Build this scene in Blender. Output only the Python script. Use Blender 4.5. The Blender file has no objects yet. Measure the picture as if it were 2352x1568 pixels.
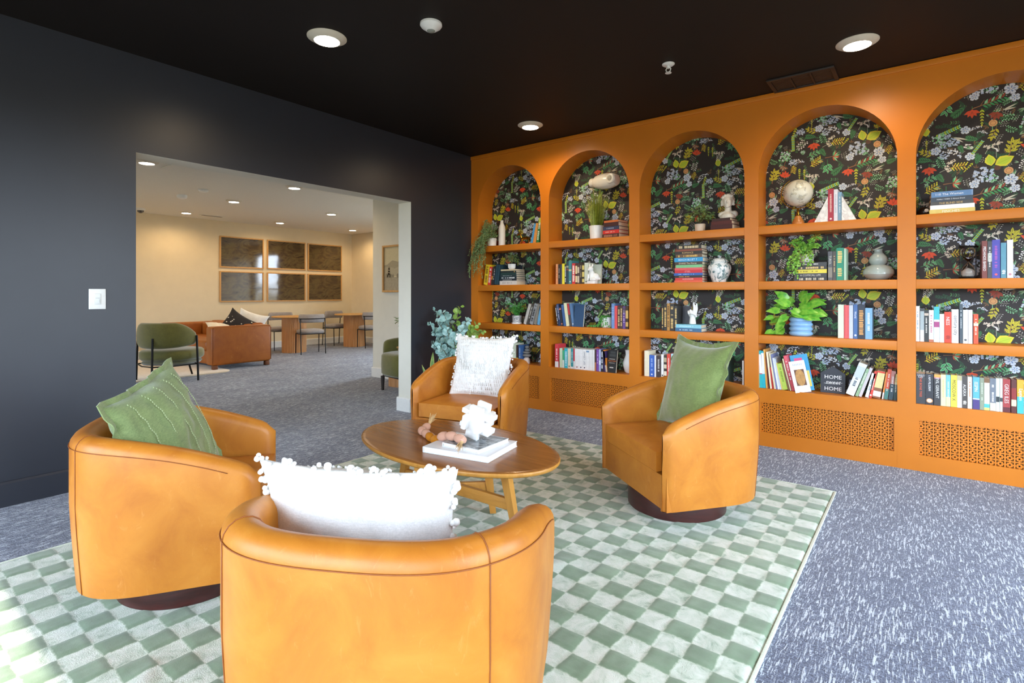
import bpy, math, random
from mathutils import Vector, Matrix, Euler, noise
PI = math.pi
rad = math.radians
SC = bpy.context.scene
COL = SC.collection
rnd = random.Random(7)

# ------------------------------------------------------------------ materials
def lin(c):
    if isinstance(c, str):
        c = c.lstrip('#'); c = [int(c[i:i+2], 16)/255 for i in (0, 2, 4)]
        c = [x/12.92 if x <= .04045 else ((x+.055)/1.055)**2.4 for x in c]
    return (c[0], c[1], c[2], 1.0)

class NT:
    def __init__(s, name):
        s.m = bpy.data.materials.new(name); s.m.use_nodes = True
        s.t = s.m.node_tree; s.t.nodes.clear()
        s.out = s.n('ShaderNodeOutputMaterial'); s.b = s.n('ShaderNodeBsdfPrincipled')
        s.l(s.b.outputs[0], s.out.inputs[0])
    def n(s, typ, **k):
        x = s.t.nodes.new(typ)
        for a, v in k.items(): setattr(x, a, v)
        return x
    def l(s, a, b): s.t.links.new(a, b)
    def set(s, **k):
        for a, v in k.items(): s.b.inputs[a.replace('_', ' ')].default_value = v
        return s
    def coords(s, scale=(1, 1, 1), kind='Object', rot=(0, 0, 0)):
        c = s.n('ShaderNodeTexCoord'); mp = s.n('ShaderNodeMapping')
        mp.inputs['Scale'].default_value = scale; mp.inputs['Rotation'].default_value = rot
        s.l(c.outputs[kind], mp.inputs[0]); return mp.outputs[0]
    def noise(s, vec, scale, detail=4, rough=.55, dist=0):
        x = s.n('ShaderNodeTexNoise'); x.inputs['Scale'].default_value = scale
        x.inputs['Detail'].default_value = detail; x.inputs['Roughness'].default_value = rough
        x.inputs['Distortion'].default_value = dist
        if vec is not None: s.l(vec, x.inputs['Vector'])
        return x.outputs['Fac']
    def ramp(s, fac, stops, interp='LINEAR'):
        r = s.n('ShaderNodeValToRGB'); r.color_ramp.interpolation = interp
        e = r.color_ramp.elements
        while len(e) < len(stops): e.new(.5)
        for i, (p, c) in enumerate(stops):
            e[i].position = p; e[i].color = lin(c) if not isinstance(c, float) else (c, c, c, 1)
        s.l(fac, r.inputs[0]); return r.outputs[0]
    def mix(s, fac, a, b, mode='MIX'):
        x = s.n('ShaderNodeMix', data_type='RGBA', blend_type=mode)
        for i, v in ((0, fac), (6, a), (7, b)):
            if hasattr(v, 'is_linked') or hasattr(v, 'links'): s.l(v, x.inputs[i])
            elif i == 0: x.inputs[0].default_value = v
            else: x.inputs[i].default_value = lin(v)
        return x.outputs[2]
    def math(s, op, a, b=None):
        x = s.n('ShaderNodeMath', operation=op)
        for i, v in enumerate((a, b)):
            if v is None: continue
            if hasattr(v, 'links'): s.l(v, x.inputs[i])
            else: x.inputs[i].default_value = v
        return x.outputs[0]
    def bump(s, h, strength=.3, dist=.002):
        x = s.n('ShaderNodeBump'); x.inputs['Strength'].default_value = strength
        x.inputs['Distance'].default_value = dist
        s.l(h, x.inputs['Height']); s.l(x.outputs[0], s.b.inputs['Normal'])
    def color(s, v):
        if hasattr(v, 'links'): s.l(v, s.b.inputs['Base Color'])
        else: s.b.inputs['Base Color'].default_value = lin(v)
        return s

MATS = {}
def plain(col, rough=.55, metal=0.0, var=.06, scale=40, name=None, spec=.5):
    """matte procedural colour with faint mottling"""
    key = (col, rough, metal, var)
    if key in MATS: return MATS[key]
    t = NT(name or 'paint_'+str(col).strip('#'))
    t.set(Roughness=rough, Metallic=metal); t.b.inputs['Specular IOR Level'].default_value = spec
    if var > 0:
        f = t.noise(t.coords(), scale, 3)
        c = lin(col)
        k0, k1 = 1-var, 1+var
        r = t.n('ShaderNodeValToRGB'); e = r.color_ramp.elements
        e[0].position = .3; e[1].position = .7
        e[0].color = (c[0]*k0, c[1]*k0, c[2]*k0, 1); e[1].color = (min(1, c[0]*k1), min(1, c[1]*k1), min(1, c[2]*k1), 1)
        t.l(f, r.inputs[0]); t.color(r.outputs[0])
    else: t.color(col)
    MATS[key] = t.m
    return t.m

def emis(col, strength, name):
    t = NT(name); t.color('#ffffff').set(Roughness=.4)
    t.b.inputs['Emission Color'].default_value = lin(col); t.b.inputs['Emission Strength'].default_value = strength
    return t.m

def m_leather(name, c0, c1, c2):
    t = NT(name); v = t.coords()
    f = t.noise(v, 5.5, 6, .62, .6)
    col = t.ramp(f, [(.25, c0), (.5, c1), (.78, c2)])
    g = t.noise(t.coords((1, 1, .45)), 26, 5, .7, 1.2)
    col = t.mix(t.ramp(g, [(.60, 0.0), (.78, .30)]), col, '#f0b068')
    t.color(col).set(Roughness=.42); t.b.inputs['Specular IOR Level'].default_value = .45
    vo = t.n('ShaderNodeTexVoronoi'); vo.inputs['Scale'].default_value = 420; t.l(v, vo.inputs['Vector'])
    t.bump(vo.outputs['Distance'], .12, .0006)
    return t.m

def m_fabric(name, c0, c1, scale=260, rough=.9, bump=.5, sheen=.3):
    t = NT(name); v = t.coords()
    w1 = t.noise(t.coords((1, .12, 1)), scale, 2); w2 = t.noise(t.coords((.12, 1, 1)), scale, 2)
    h = t.math('ADD', w1, w2); big = t.noise(v, 14, 4)
    f = t.math('ADD', t.math('MULTIPLY', h, .35), t.math('MULTIPLY', big, .35))
    t.color(t.ramp(f, [(.38, c0), (.66, c1)])).set(Roughness=rough)
    t.b.inputs['Sheen Weight'].default_value = sheen
    t.bump(h, bump, .0015)
    return t.m

def m_wood(name, c0, c1, scale=(3, 40, 40), rough=.35, spec=.5):
    t = NT(name); v = t.coords(scale)
    f = t.noise(v, 1.6, 6, .6, .8); g = t.noise(t.coords(tuple(x*6 for x in scale)), 2.0, 3)
    f = t.math('ADD', t.math('MULTIPLY', f, .8), t.math('MULTIPLY', g, .2))
    t.color(t.ramp(f, [(.3, c0), (.7, c1)])).set(Roughness=rough)
    t.b.inputs['Specular IOR Level'].default_value = spec
    t.bump(f, .06, .001); return t.m

def m_carpet():
    t = NT('carpet_loop')
    a = t.noise(t.coords((150, 17, 1)), 1.0, 2, .55, .9)       # pale dashes along the room
    a2 = t.noise(t.coords((330, 40, 1)), 1.0, 2, .55, .5)
    b = t.noise(t.coords((120, 190, 1)), 1.0, 3, .65)
    c = t.noise(t.coords((22, 260, 1)), 1.0, 2, .5, .4)        # short cross ticks
    big = t.noise(t.coords((4, 2, 1)), 1.0, 3)
    base = t.ramp(b, [(.30, '#2c3143'), (.50, '#4d546b'), (.70, '#7d869e')])
    k = t.math('MULTIPLY', t.math('SUBTRACT', big, .5), .14)
    d = t.ramp(t.math('ADD', a, k), [(.555, 0.0), (.615, .95)])
    d2 = t.ramp(t.math('ADD', a2, k), [(.56, 0.0), (.64, .8)])
    e = t.ramp(c, [(.57, 0.0), (.66, .6)])
    col = t.mix(d2, base, '#98a2b6'); col = t.mix(e, col, '#8d97ae'); col = t.mix(d, col, '#c6cedb')
    dk = t.ramp(t.noise(t.coords((55, 210, 1)), 1.0, 2, .6, .6), [(.34, .75), (.45, 0.0)])
    col = t.mix(dk, col, '#232738')
    t.color(col).set(Roughness=.95); t.b.inputs['Specular IOR Level'].default_value = .2
    t.b.inputs['Sheen Weight'].default_value = .25
    t.bump(t.math('ADD', b, a), .6, .004); return t.m

# ------------------------------------------------------------------ mesh builder
class MB:
    def __init__(s, M=None): s.v = []; s.f = []; s.mi = []; s.M = M or Matrix()
    def add(s, vs, fs, mi=0, M=None):
        X = s.M @ M if M is not None else s.M
        o = len(s.v); s.v += [tuple(X @ Vector(p)) for p in vs]
        s.f += [tuple(i+o for i in f) for f in fs]
        s.mi += (mi if isinstance(mi, list) else [mi]*len(fs)); return s
    def box(s, c, d, mi=0, M=None, bev=0.0):
        x, y, z = d[0]/2, d[1]/2, d[2]/2
        if bev <= 0:
            vs = [(c[0]+i*x, c[1]+j*y, c[2]+k*z) for k in (-1, 1) for j in (-1, 1) for i in (-1, 1)]
            return s.add(vs, [(0, 2, 3, 1), (4, 5, 7, 6), (0, 1, 5, 4), (2, 6, 7, 3), (0, 4, 6, 2), (1, 3, 7, 5)], mi, M)
        b = min(bev, x*.98, y*.98, z*.98)
        # rounded box: superellipse rings
        n = 3; prof = [(b*(1-math.sin(PI/2*i/n)), b*(1-math.cos(PI/2*i/n))) for i in range(n+1)]  # (inset, rise)
        def ring(ins, zz):
            pts = []
            for (sx, sy, a0) in ((1, 1, 0), (-1, 1, 90), (-1, -1, 180), (1, -1, 270)):
                for q in range(4):
                    a = rad(a0+30*q); r = max(b-ins, 1e-5)
                    pts.append((c[0]+sx*(x-b)+r*math.cos(a), c[1]+sy*(y-b)+r*math.sin(a), c[2]+zz))
            return pts
        vs = []; fs = []; rings = []
        for (ins, rise) in [(p[1], -z+p[0]) for p in prof[::-1]][::1]:
            pass
        seq = [(b*(1-math.sin(PI/2*i/n)), -z+b*(1-math.cos(PI/2*i/n))) for i in range(n+1)]
        seq += [(i_, -z_) for (i_, z_) in seq[::-1]]
        for ins, zz in seq: rings.append(ring(ins, zz))
        N = 16
        for r in rings: vs += r
        for i in range(len(rings)-1):
            for j in range(N):
                fs.append((i*N+j, i*N+(j+1) % N, (i+1)*N+(j+1) % N, (i+1)*N+j))
        fs.append(tuple(range(N-1, -1, -1))); o = (len(rings)-1)*N; fs.append(tuple(range(o, o+N)))
        return s.add(vs, fs, mi, M)
    def lathe(s, prof, seg=24, mi=0, M=None, cap=True):
        vs = []; fs = []
        for r, z in prof: vs += [(r*math.cos(2*PI*j/seg), r*math.sin(2*PI*j/seg), z) for j in range(seg)]
        for i in range(len(prof)-1):
            for j in range(seg):
                a, b = i*seg+j, i*seg+(j+1) % seg
                fs.append((a, b, b+seg, a+seg))
        if cap:
            if prof[0][0] > 1e-4: fs.append(tuple(range(seg-1, -1, -1)))
            if prof[-1][0] > 1e-4: o = (len(prof)-1)*seg; fs.append(tuple(range(o, o+seg)))
        return s.add(vs, fs, mi, M)
    def cyl(s, c, r, h, seg=20, mi=0, M=None, r2=None):
        r2 = r if r2 is None else r2
        T = Matrix.Translation(c); return s.lathe([(r, 0), (r2, h)], seg, mi, (M @ T) if M is not None else T)
    def ball(s, c, r, mi=0, seg=14, rings=8, sc=(1, 1, 1), M=None):
        prof = [(max(r*math.sin(PI*i/rings), 1e-5), -r*math.cos(PI*i/rings)) for i in range(rings+1)]
        T = Matrix.Translation(c) @ Matrix.Diagonal((sc[0], sc[1], sc[2], 1))
        return s.lathe(prof, seg, mi, (M @ T) if M is not None else T, cap=False)
    def tube(s, pts, r, seg=8, mi=0, closed=False, M=None, caps=True):
        P = [Vector(p) for p in pts]; n = len(P)
        R = r if isinstance(r, (list, tuple)) else [r]*n
        vs = []; fs = []; up = None
        for i in range(n):
            if closed: d = P[(i+1) % n]-P[i-1]
            else: d = P[min(i+1, n-1)]-P[max(i-1, 0)]
            if d.length < 1e-9: d = Vector((0, 0, 1))
            d.normalize()
            if up is None:
                up = Vector((0, 0, 1)) if abs(d.z) < .9 else Vector((1, 0, 0))
            a = up-d*up.dot(d)
            if a.length < 1e-6: a = d.orthogonal()
            a.normalize(); b = d.cross(a); up = a
            vs += [tuple(P[i]+(a*math.cos(2*PI*j/seg)+b*math.sin(2*PI*j/seg))*R[i]) for j in range(seg)]
        for i in range(n if closed else n-1):
            for j in range(seg):
                k = (i+1) % n
                fs.append((i*seg+j, i*seg+(j+1) % seg, k*seg+(j+1) % seg, k*seg+j))
        if not closed and caps:
            fs.append(tuple(range(seg-1, -1, -1))); o = (n-1)*seg; fs.append(tuple(range(o, o+seg)))
        return s.add(vs, fs, mi, M)
    def prism(s, pts, y0, y1, mi=0, M=None):
        """outline in x,z extruded along y"""
        n = len(pts); vs = [(p[0], y0, p[1]) for p in pts]+[(p[0], y1, p[1]) for p in pts]
        fs = [tuple(range(n)), tuple(range(2*n-1, n-1, -1))]
        fs += [(i, i+n, (i+1) % n+n, (i+1) % n) for i in range(n)]
        return s.add(vs, fs, mi, M)
    def slab(s, pts, z0, z1, mi=0, M=None):
        n = len(pts); vs = [(p[0], p[1], z0) for p in pts]+[(p[0], p[1], z1) for p in pts]
        fs = [tuple(range(n-1, -1, -1)), tuple(range(n, 2*n))]
        fs += [(i, (i+1) % n, (i+1) % n+n, i+n) for i in range(n)]
        return s.add(vs, fs, mi, M)
    def text(s, body, size, mi=0, M=None, fit=None):
        vs, fs, w, h = glyphs(body)
        k = size
        if fit and w*k > fit: k = fit/w
        T = Matrix.Diagonal((k, k, k, 1))
        return s.add(vs, fs, mi, (M @ T) if M is not None else T)
    def leaf(s, p, d, nrm, L, W, mi=0, fold=.15, curl=.2, n=5):
        """pointed leaf blade from p along d"""
        d = Vector(d).normalized(); nrm = Vector(nrm); nrm = (nrm-d*nrm.dot(d))
        if nrm.length < 1e-5: nrm = d.orthogonal()
        nrm.normalize(); sd = d.cross(nrm); p = Vector(p); vs = []; fs = []
        for i in range(n+1):
            t = i/n; w = W*math.sin(PI*min(1, t**.75))*.5
            c = p+d*L*t-nrm*curl*L*t*t
            vs += [tuple(c+sd*w+nrm*fold*w), tuple(c), tuple(c-sd*w+nrm*fold*w)]
        for i in range(n):
            a = i*3; fs += [(a, a+1, a+4, a+3), (a+1, a+2, a+5, a+4)]
        return s.add(vs, fs, mi)
    def build(s, name, mats, parent=None, smooth=True, angle=38, loc=None, rot=None):
        me = bpy.data.meshes.new(name); me.from_pydata(s.v, [], s.f)
        for m in (mats if isinstance(mats, (list, tuple)) else [mats]): me.materials.append(m)
        if s.mi and max(s.mi) > 0: me.polygons.foreach_set('material_index', s.mi)
        me.validate()
        if smooth:
            me.polygons.foreach_set('use_smooth', [True]*len(me.polygons))
            if angle < 180: me.set_sharp_from_angle(angle=rad(angle))
        me.update()
        o = bpy.data.objects.new(name, me); COL.objects.link(o)
        if parent: o.parent = parent
        if loc: o.location = loc
        if rot: o.rotation_euler = rot
        return o

_G = {}
def glyphs(body):
    if body in _G: return _G[body]
    cu = bpy.data.curves.new('txt', 'FONT'); cu.body = body; cu.align_x = 'CENTER'; cu.align_y = 'CENTER'; cu.resolution_u = 2; cu.size = 1
    ob = bpy.data.objects.new('txt', cu); COL.objects.link(ob)
    dg = bpy.context.evaluated_depsgraph_get(); me = bpy.data.meshes.new_from_object(ob.evaluated_get(dg))
    vs = [tuple(v.co) for v in me.vertices]; fs = [tuple(p.vertices) for p in me.polygons]
    bpy.data.objects.remove(ob); bpy.data.curves.remove(cu); bpy.data.meshes.remove(me)
    xs = [v[0] for v in vs] or [0, 1]; ys = [v[1] for v in vs] or [0, 1]
    cx = (max(xs)+min(xs))/2; cy = (max(ys)+min(ys))/2
    vs = [(v[0]-cx, v[1]-cy, 0) for v in vs]
    _G[body] = (vs, fs, max(xs)-min(xs), max(ys)-min(ys)); return _G[body]

def tag(o, label, cat, group=None, kind=None):
    o['label'] = label; o['category'] = cat
    if group: o['group'] = group
    if kind: o['kind'] = kind
    return o
def thing(name, label, cat, loc=(0, 0, 0), rz=0, group=None):
    o = bpy.data.objects.new(name, None); COL.objects.link(o); o.empty_display_size = .1
    o.location = loc; o.rotation_euler = (0, 0, rz)
    return tag(o, label, cat, group)
def struct(name, mb, mats, parent=None, **k):
    o = mb.build(name, mats, parent, **k)
    if parent is None: o['kind'] = 'structure'
    return o
def copy_tree(o, parent=None):
    c = o.copy(); COL.objects.link(c)
    if parent: c.parent = parent
    for ch in list(o.children): copy_tree(ch, c)
    return c
def RZ(a): return Matrix.Rotation(a, 4, 'Z')
def RX(a): return Matrix.Rotation(a, 4, 'X')
def RY(a): return Matrix.Rotation(a, 4, 'Y')
def TR(x, y, z): return Matrix.Translation((x, y, z))
SKY = 15.5
SUN = 10.0
FRONTC = (2.945, -3.53, 118.5)
LEFTC = (1.625, -3.525, 57.5)
RIGHTC = (2.946, -1.557, -127.5)
FARC = (1.395, -1.515, -75)
LPIL = (.0, -.09, .585, 20, 12, -12)
RPIL = (.02, -.12, .645, 15, 0, 0)
FPIL = (-.02, -.10, .62, 17, 0, 0)
WPIL = (-.09, -.04, .53, 12, 0, 0)
KROT = (6, 15, 12)
EXPO = 0.16
LAMP = 29.0
LAMP2 = 33.0
# ------------------------------------------------------------------ camera
CAMX, CAMY, CAMZ = 4.038, -4.4666, 1.18
cd = bpy.data.cameras.new('camera'); cam = bpy.data.objects.new('camera', cd); COL.objects.link(cam)
cam.location = (CAMX, CAMY, CAMZ); cam.rotation_euler = (PI/2, 0, rad(37.723))
cd.sensor_width = 36; cd.lens = 1220.2/2352*36; cd.shift_y = -(784-675.4)/2352; cd.clip_start = .05
SC.camera = cam
SC.view_settings.view_transform = 'Standard'; SC.view_settings.look = 'None'
SC.view_settings.gamma = 1; SC.view_settings.use_curve_mapping = False
SC.view_settings.exposure = EXPO
try: SC.cycles.use_denoising = True
except Exception: pass
SC.cycles.max_bounces = 10; SC.cycles.diffuse_bounces = 6; SC.cycles.glossy_bounces = 4
SC.cycles.sample_clamp_indirect = 6.0

# ------------------------------------------------------------------ shared materials
M_dark = plain('#2d3038', .38, var=.03, scale=6, name='charcoal_blue_wall_paint')
M_ceil = plain('#1a1513', .62, spec=.3, var=.04, scale=5, name='black_ceiling_paint')
M_white = plain('#dfded2', .6, var=.02, scale=8, name='white_wall_paint')
M_cream = plain('#dfcfae', .65, var=.02, scale=6, name='cream_wall_paint')
M_trimw = plain('#e2e4e2', .4, var=.02, name='white_trim_paint')
M_lceil = plain('#e6e3d8', .9, var=.03, scale=60, spec=.1, name='white_ceiling_paint')
M_carpet = m_carpet()
M_blackmetal = plain('#1a1a1b', .4, metal=.6, var=0, name='black_metal')
M_whiteplastic = plain('#e9ebe9', .35, var=.02, name='white_plastic')
M_paint = plain('#ca761e', .38, var=.05, scale=3, spec=.35, name='terracotta_bookcase_paint')
M_black = plain('#0b0a0a', .8, var=0, name='cavity_shade_black')
H, HL, XB, YN, YS, XR = 2.731, 2.68, -7.33, 3.64, -6.6, 6.2
Y0, Y1, HO, TW = -3.233, -.8925, 2.10, .187

# ------------------------------------------------------------------ room shell
struct('floor', MB().box(((XB+XR)/2, (YS+YN)/2, -.05), (XR-XB+.2, YN-YS+.2, .1)), M_carpet)
struct('ceiling', MB().box(((XR-TW)/2, (YS+.3)/2, H+.05), (XR+TW, .3-YS, .1)), M_ceil)
struct('ceiling', MB().box(((XB-TW)/2, (YS+YN)/2, HL+.075), (-TW-XB, YN-YS, .15)), M_lceil)
six = [1, 1, 1, 1, 1, 0]
w = MB()
w.box((-TW/2, (YS+Y0)/2, H/2), (TW, Y0-YS, H), six)
w.box((-TW/2, (Y1+.3)/2, H/2), (TW, .3-Y1, H), six)
w.box((-TW/2, (Y0+Y1)/2, (HO+H)/2), (TW, Y1-Y0, H-HO), six)
struct('wall_left', w, [M_dark, M_white], smooth=False)
def skirting(name, a, b, n, mat, h=.138, t=.016):
    a = Vector((a[0], a[1], 0)); b = Vector((b[0], b[1], 0)); d = (b-a); L = d.length; d.normalize()
    m = MB(Matrix.Translation(a) @ RZ(math.atan2(d.y, d.x)))
    s = 1 if Vector((-d.y, d.x, 0)).dot(Vector((n[0], n[1], 0))) > 0 else -1
    m.add([(0, 0, 0), (L, 0, 0), (L, s*t, 0), (0, s*t, 0), (0, 0, h), (L, 0, h), (L, s*t*.55, h), (0, s*t*.55, h), (L, s*t, h-.012), (0, s*t, h-.012)],
          [(0, 1, 5, 4), (3, 2, 8, 9), (9, 8, 6, 7), (7, 6, 5, 4), (0, 4, 7, 9, 3), (1, 2, 8, 6, 5), (0, 3, 2, 1)], 0)
    o = struct(name, m, mat, smooth=False); return o
skirting('baseboard_left', (0, YS), (0, Y0), (1, 0), M_dark)
skirting('baseboard_corner', (0, Y1), (0, 0), (1, 0), M_dark)
skirting('baseboard_jamb', (-TW-.014, Y1), (0.0, Y1), (0, -1), M_trimw)
skirting('baseboard_doorway', (-TW, Y0), (0, Y0), (0, 1), M_trimw)
skirting('baseboard_lounge', (-TW, Y1), (-TW, .34), (-1, 0), M_trimw)
# wall behind the bookcase, right and front walls with window openings
struct('wall_back', MB().box((XR/2, .35, H/2), (XR, .1, H)), M_dark, smooth=False)
def wall_with_windows(name, ax, at, lo, hi, wins, z0, z1, mat, out, top=H):
    """solid wall with rectangular openings; ax 0 = runs along x at y=at, 1 = runs along y at x=at"""
    m = MB(); t = .16
    def seg(a, b, c, d):
        if b-a < 1e-4 or d-c < 1e-4: return
        if ax == 0: m.box(((a+b)/2, at+out*t/2, (c+d)/2), (b-a, t, d-c))
        else: m.box((at+out*t/2, (a+b)/2, (c+d)/2), (t, b-a, d-c))
    x = lo
    for (a, b) in wins:
        seg(x, a, 0, top); seg(a, b, 0, z0); seg(a, b, z1, top); x = b
    seg(x, hi, 0, top)
    struct(name, m, mat, smooth=False)
WIN = []
def window(n, ax, at, a, b, z0, z1, out):
    m = MB(); f = .05
    def bar(u0, u1, c0, c1):
        if ax == 0: m.box(((u0+u1)/2, at+out*.08, (c0+c1)/2), (u1-u0, .06, c1-c0))
        else: m.box((at+out*.08, (u0+u1)/2, (c0+c1)/2), (.06, u1-u0, c1-c0))
    bar(a, a+f, z0, z1); bar(b-f, b, z0, z1); bar(a+f, b-f, z0, z0+f); bar(a+f, b-f, z1-f, z1); bar(a+f, b-f, (z0+z1)*.5-.02, (z0+z1)*.5+.02)
    struct('window_%d' % n, m, M_trimw, smooth=False)
    WIN.append((ax, at, a, b, z0, z1, out))
FW = [(.35, 1.95), (2.45, 4.05), (4.5, 5.9)]
wall_with_windows('wall_front', 0, YS, 0, XR, FW, .45, 2.42, M_dark, -1)
for i, (a, b) in enumerate(FW): window(i+1, 0, YS, a, b, .45, 2.42, -1)
RW = [(-4.9, -3.3), (-2.6, -.7)]
wall_with_windows('wall_right', 1, XR, YS, .3, RW, .35, 2.42, M_dark, 1)
for i, (a, b) in enumerate(RW): window(i+4, 1, XR, a, b, .35, 2.42, 1)
# lounge beyond the opening
struct('wall_far', MB().box((XB-.08, (YS+YN)/2, HL/2), (.16, YN-YS, HL)), M_cream, smooth=False)
NW_FILL = [(-3.7, -2.3)]  # unseen window, added to brighten the lounge ceiling
wall_with_windows('wall_north', 0, YN, XB, -2.2, NW_FILL, .3, 2.4, M_cream, 1, HL)
for i, (a, b) in enumerate(NW_FILL): window(i+8, 0, YN, a, b, .3, 2.4, 1)
struct('wall_alcove', MB().box((-1.19-.003, (.34+YN)/2, HL/2), (2.02-.006, YN-.34, HL)), M_white, smooth=False)
LW = [(-6.5, -4.9)]
wall_with_windows('wall_lounge', 0, YS, XB, -TW, LW, .4, 2.3, M_cream, -1, HL)
for i, (a, b) in enumerate(LW): window(i+6, 0, YS, a, b, .4, 2.3, -1)
skirting('baseboard_far', (XB, YS), (XB, YN), (1, 0), M_trimw)
skirting('baseboard_north', (XB, YN), (-2.2, YN), (0, -1), M_trimw)
skirting('baseboard_alcove', (-2.216, .34), (-TW, .34), (0, -1), M_trimw)

# ------------------------------------------------------------------ daylight and lamps
W = bpy.data.worlds.new('sky'); SC.world = W; W.use_nodes = True
bg = W.node_tree.nodes['Background']; bg.inputs[1].default_value = SKY
_c = W.node_tree.nodes.new('ShaderNodeTexCoord'); _s = W.node_tree.nodes.new('ShaderNodeSeparateXYZ'); _r = W.node_tree.nodes.new('ShaderNodeValToRGB')
W.node_tree.links.new(_c.outputs['Generated'], _s.inputs[0]); W.node_tree.links.new(_s.outputs[2], _r.inputs[0]); W.node_tree.links.new(_r.outputs[0], bg.inputs[0])
_e = _r.color_ramp.elements; _e[0].position = .0; _e[0].color = (.17, .165, .13, 1); _e[1].position = .03; _e[1].color = (.72, .85, 1.0, 1)
for i, (ax, at, a, b, z0, z1, out) in enumerate(WIN):
    L = bpy.data.lights.new('window_portal', 'AREA'); L.shape = 'RECTANGLE'
    L.size = b-a; L.size_y = z1-z0; L.cycles.is_portal = True
    o = bpy.data.objects.new('window_portal', L); COL.objects.link(o)
    if ax == 0: o.location = ((a+b)/2, at+out*.17, (z0+z1)/2); o.rotation_euler = (PI/2 if out < 0 else -PI/2, 0, 0)
    else: o.location = (at+out*.17, (a+b)/2, (z0+z1)/2); o.rotation_euler = (PI/2, 0, PI/2 if out > 0 else -PI/2)
    if ax == 0: o.rotation_euler = (PI/2, 0, PI) if out > 0 else (PI/2, 0, 0)
    d = o.rotation_euler.to_matrix() @ Vector((0, 0, -1))
    inward = Vector((0, -out, 0)) if ax == 0 else Vector((-out, 0, 0))
    if d.dot(inward) < 0: o.rotation_euler.rotate_axis('Y', PI)
s = bpy.data.lights.new('sun', 'SUN'); s.energy = SUN; s.angle = rad(.6); s.color = (1, .93, .82)
so = bpy.data.objects.new('sun', s); COL.objects.link(so)
so.rotation_euler = (Vector((.10, .742, -.658)).to_track_quat('-Z', 'Y')).to_euler()

M_diff = emis('#fff1dc', 26, 'lit_lamp_diffuser')
M_cone = plain('#d9d3c2', .45, var=.02, name='lamp_trim')
def downlight_proto(label, group):
    t = thing('ceiling_light', label, 'ceiling light', (0, 0, 0), 0, group)
    MB().lathe([(.115, 0), (.115, -.004), (.108, -.008), (.08, -.024), (.074, -.025)], 36, cap=False).build('trim', M_cone, t)
    MB().lathe([(.0742, -.0235), (.06, -.0262), (.03, -.0275), (1e-5, -.028)], 36, cap=False).build('diffuser', M_diff, t)
    L = bpy.data.lights.new('lamp', 'SPOT'); L.energy = LAMP; L.color = (1, .74, .46); L.spot_size = rad(168); L.spot_blend = .6; L.shadow_soft_size = .05
    l = bpy.data.objects.new('lamp', L); COL.objects.link(l); l.parent = t; l.location = (0, 0, -.045)
    return t
dl = downlight_proto('round white downlight on the black ceiling nearest the doorway wall', 'downlights in the black ceiling')
dl.location = (1.189, -2.611, H)
for (x, y, lb) in ((3.718, -.577, 'round white downlight on the black ceiling above the bookcase vent'),
                   (1.189, -.509, 'small round white downlight on the black ceiling in the far corner'),
                   (3.72, -2.62, 'round white downlight on the black ceiling above the seating')):
    c = copy_tree(dl); c.location = (x, y, H); c['label'] = lb
PL = [(-3.148, -2.164, 'at the left edge of the doorway'), (-3.151, -.317, 'nearest the top of the doorway'), (-5.02, -.312, 'in the middle of the lounge'),
      (-6.98, -.288, 'above the blank far wall'), (-4.954, 1.484, 'near the alcove wall'), (-6.917, 1.526, 'above the six framed pictures'), (-6.791, 3.281, 'in the far right corner')]
ll = downlight_proto('', 'downlights in the white lounge ceiling')
for ch in ll.children:
    if ch.type == 'LIGHT': ch.data.energy = LAMP2; ch.data.color = (1, .70, .38)
for i, (x, y, lb) in enumerate(PL):
    c = ll if i == 0 else copy_tree(ll)
    k = (HL-CAMZ)/(H-CAMZ); c.location = (CAMX+k*(x-CAMX), CAMY+k*(y-CAMY), HL)
    c['label'] = 'lit round downlight in the white lounge ceiling '+lb

# ------------------------------------------------------------------ ceiling and wall fittings
t = thing('occupancy_sensor', 'white cone shaped sensor with grey lens on the black ceiling', 'sensor', (1.807, -2.341, H))
MB().lathe([(.062, 0), (.063, -.012), (.056, -.022), (.03, -.04), (.026, -.042)], 32).build('housing', M_whiteplastic, t)
MB().lathe([(.024, -.0415), (.021, -.046), (.01, -.049), (1e-5, -.05)], 24, cap=False).build('lens', plain('#8d938d', .25, var=0), t)
t = thing('sprinkler_head', 'small white sprinkler head on the black ceiling', 'sprinkler', (2.68, -.988, H))
MB().lathe([(.041, 0), (.041, -.004), (.03, -.012), (.014, -.014)], 28).build('escutcheon', M_whiteplastic, t)
m = MB(); m.cyl((0, 0, -.03), .009, .018, 12)
for sx in (-1, 1): m.tube([(sx*.008, 0, -.02), (sx*.017, 0, -.036), (sx*.012, 0, -.05), (0, 0, -.056)], .0035, 8)
m.build('frame', M_whiteplastic, t)
MB().lathe([(.006, -.055), (.02, -.058), (.021, -.061), (.006, -.062)], 20).build('deflector', M_whiteplastic, t)
t = thing('air_vent', 'dark brown three panel air vent on the ceiling above the bookcase', 'vent', (3.35, -.15, H))
vm = plain('#2a2321', .45, var=.03)
m = MB(); wx, wy, f = .425, .285, .026
for (cx, cy, sx, sy) in ((0, wy/2-f/2, wx, f), (0, -wy/2+f/2, wx, f), (wx/2-f/2, 0, f, wy-2*f), (-wx/2+f/2, 0, f, wy-2*f), (-.064, 0, .012, wy-2*f), (.064, 0, .012, wy-2*f)):
    m.box((cx, cy, -.007), (sx, sy, .014), bev=.003)
m.build('frame', vm, t)
for k in range(3):
    m = MB()
    for j in range(9):
        m.box((-.128+.128*k, -.104+.026*j, -.006), (.112, .020, .0025), M=TR(0, 0, 0))
    m.build('louvre_panel', vm, t)
t = thing('light_switch', 'white light switch plate on the charcoal wall left of the doorway', 'light switch', (.003, -3.438, 1.15), PI/2)
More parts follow.
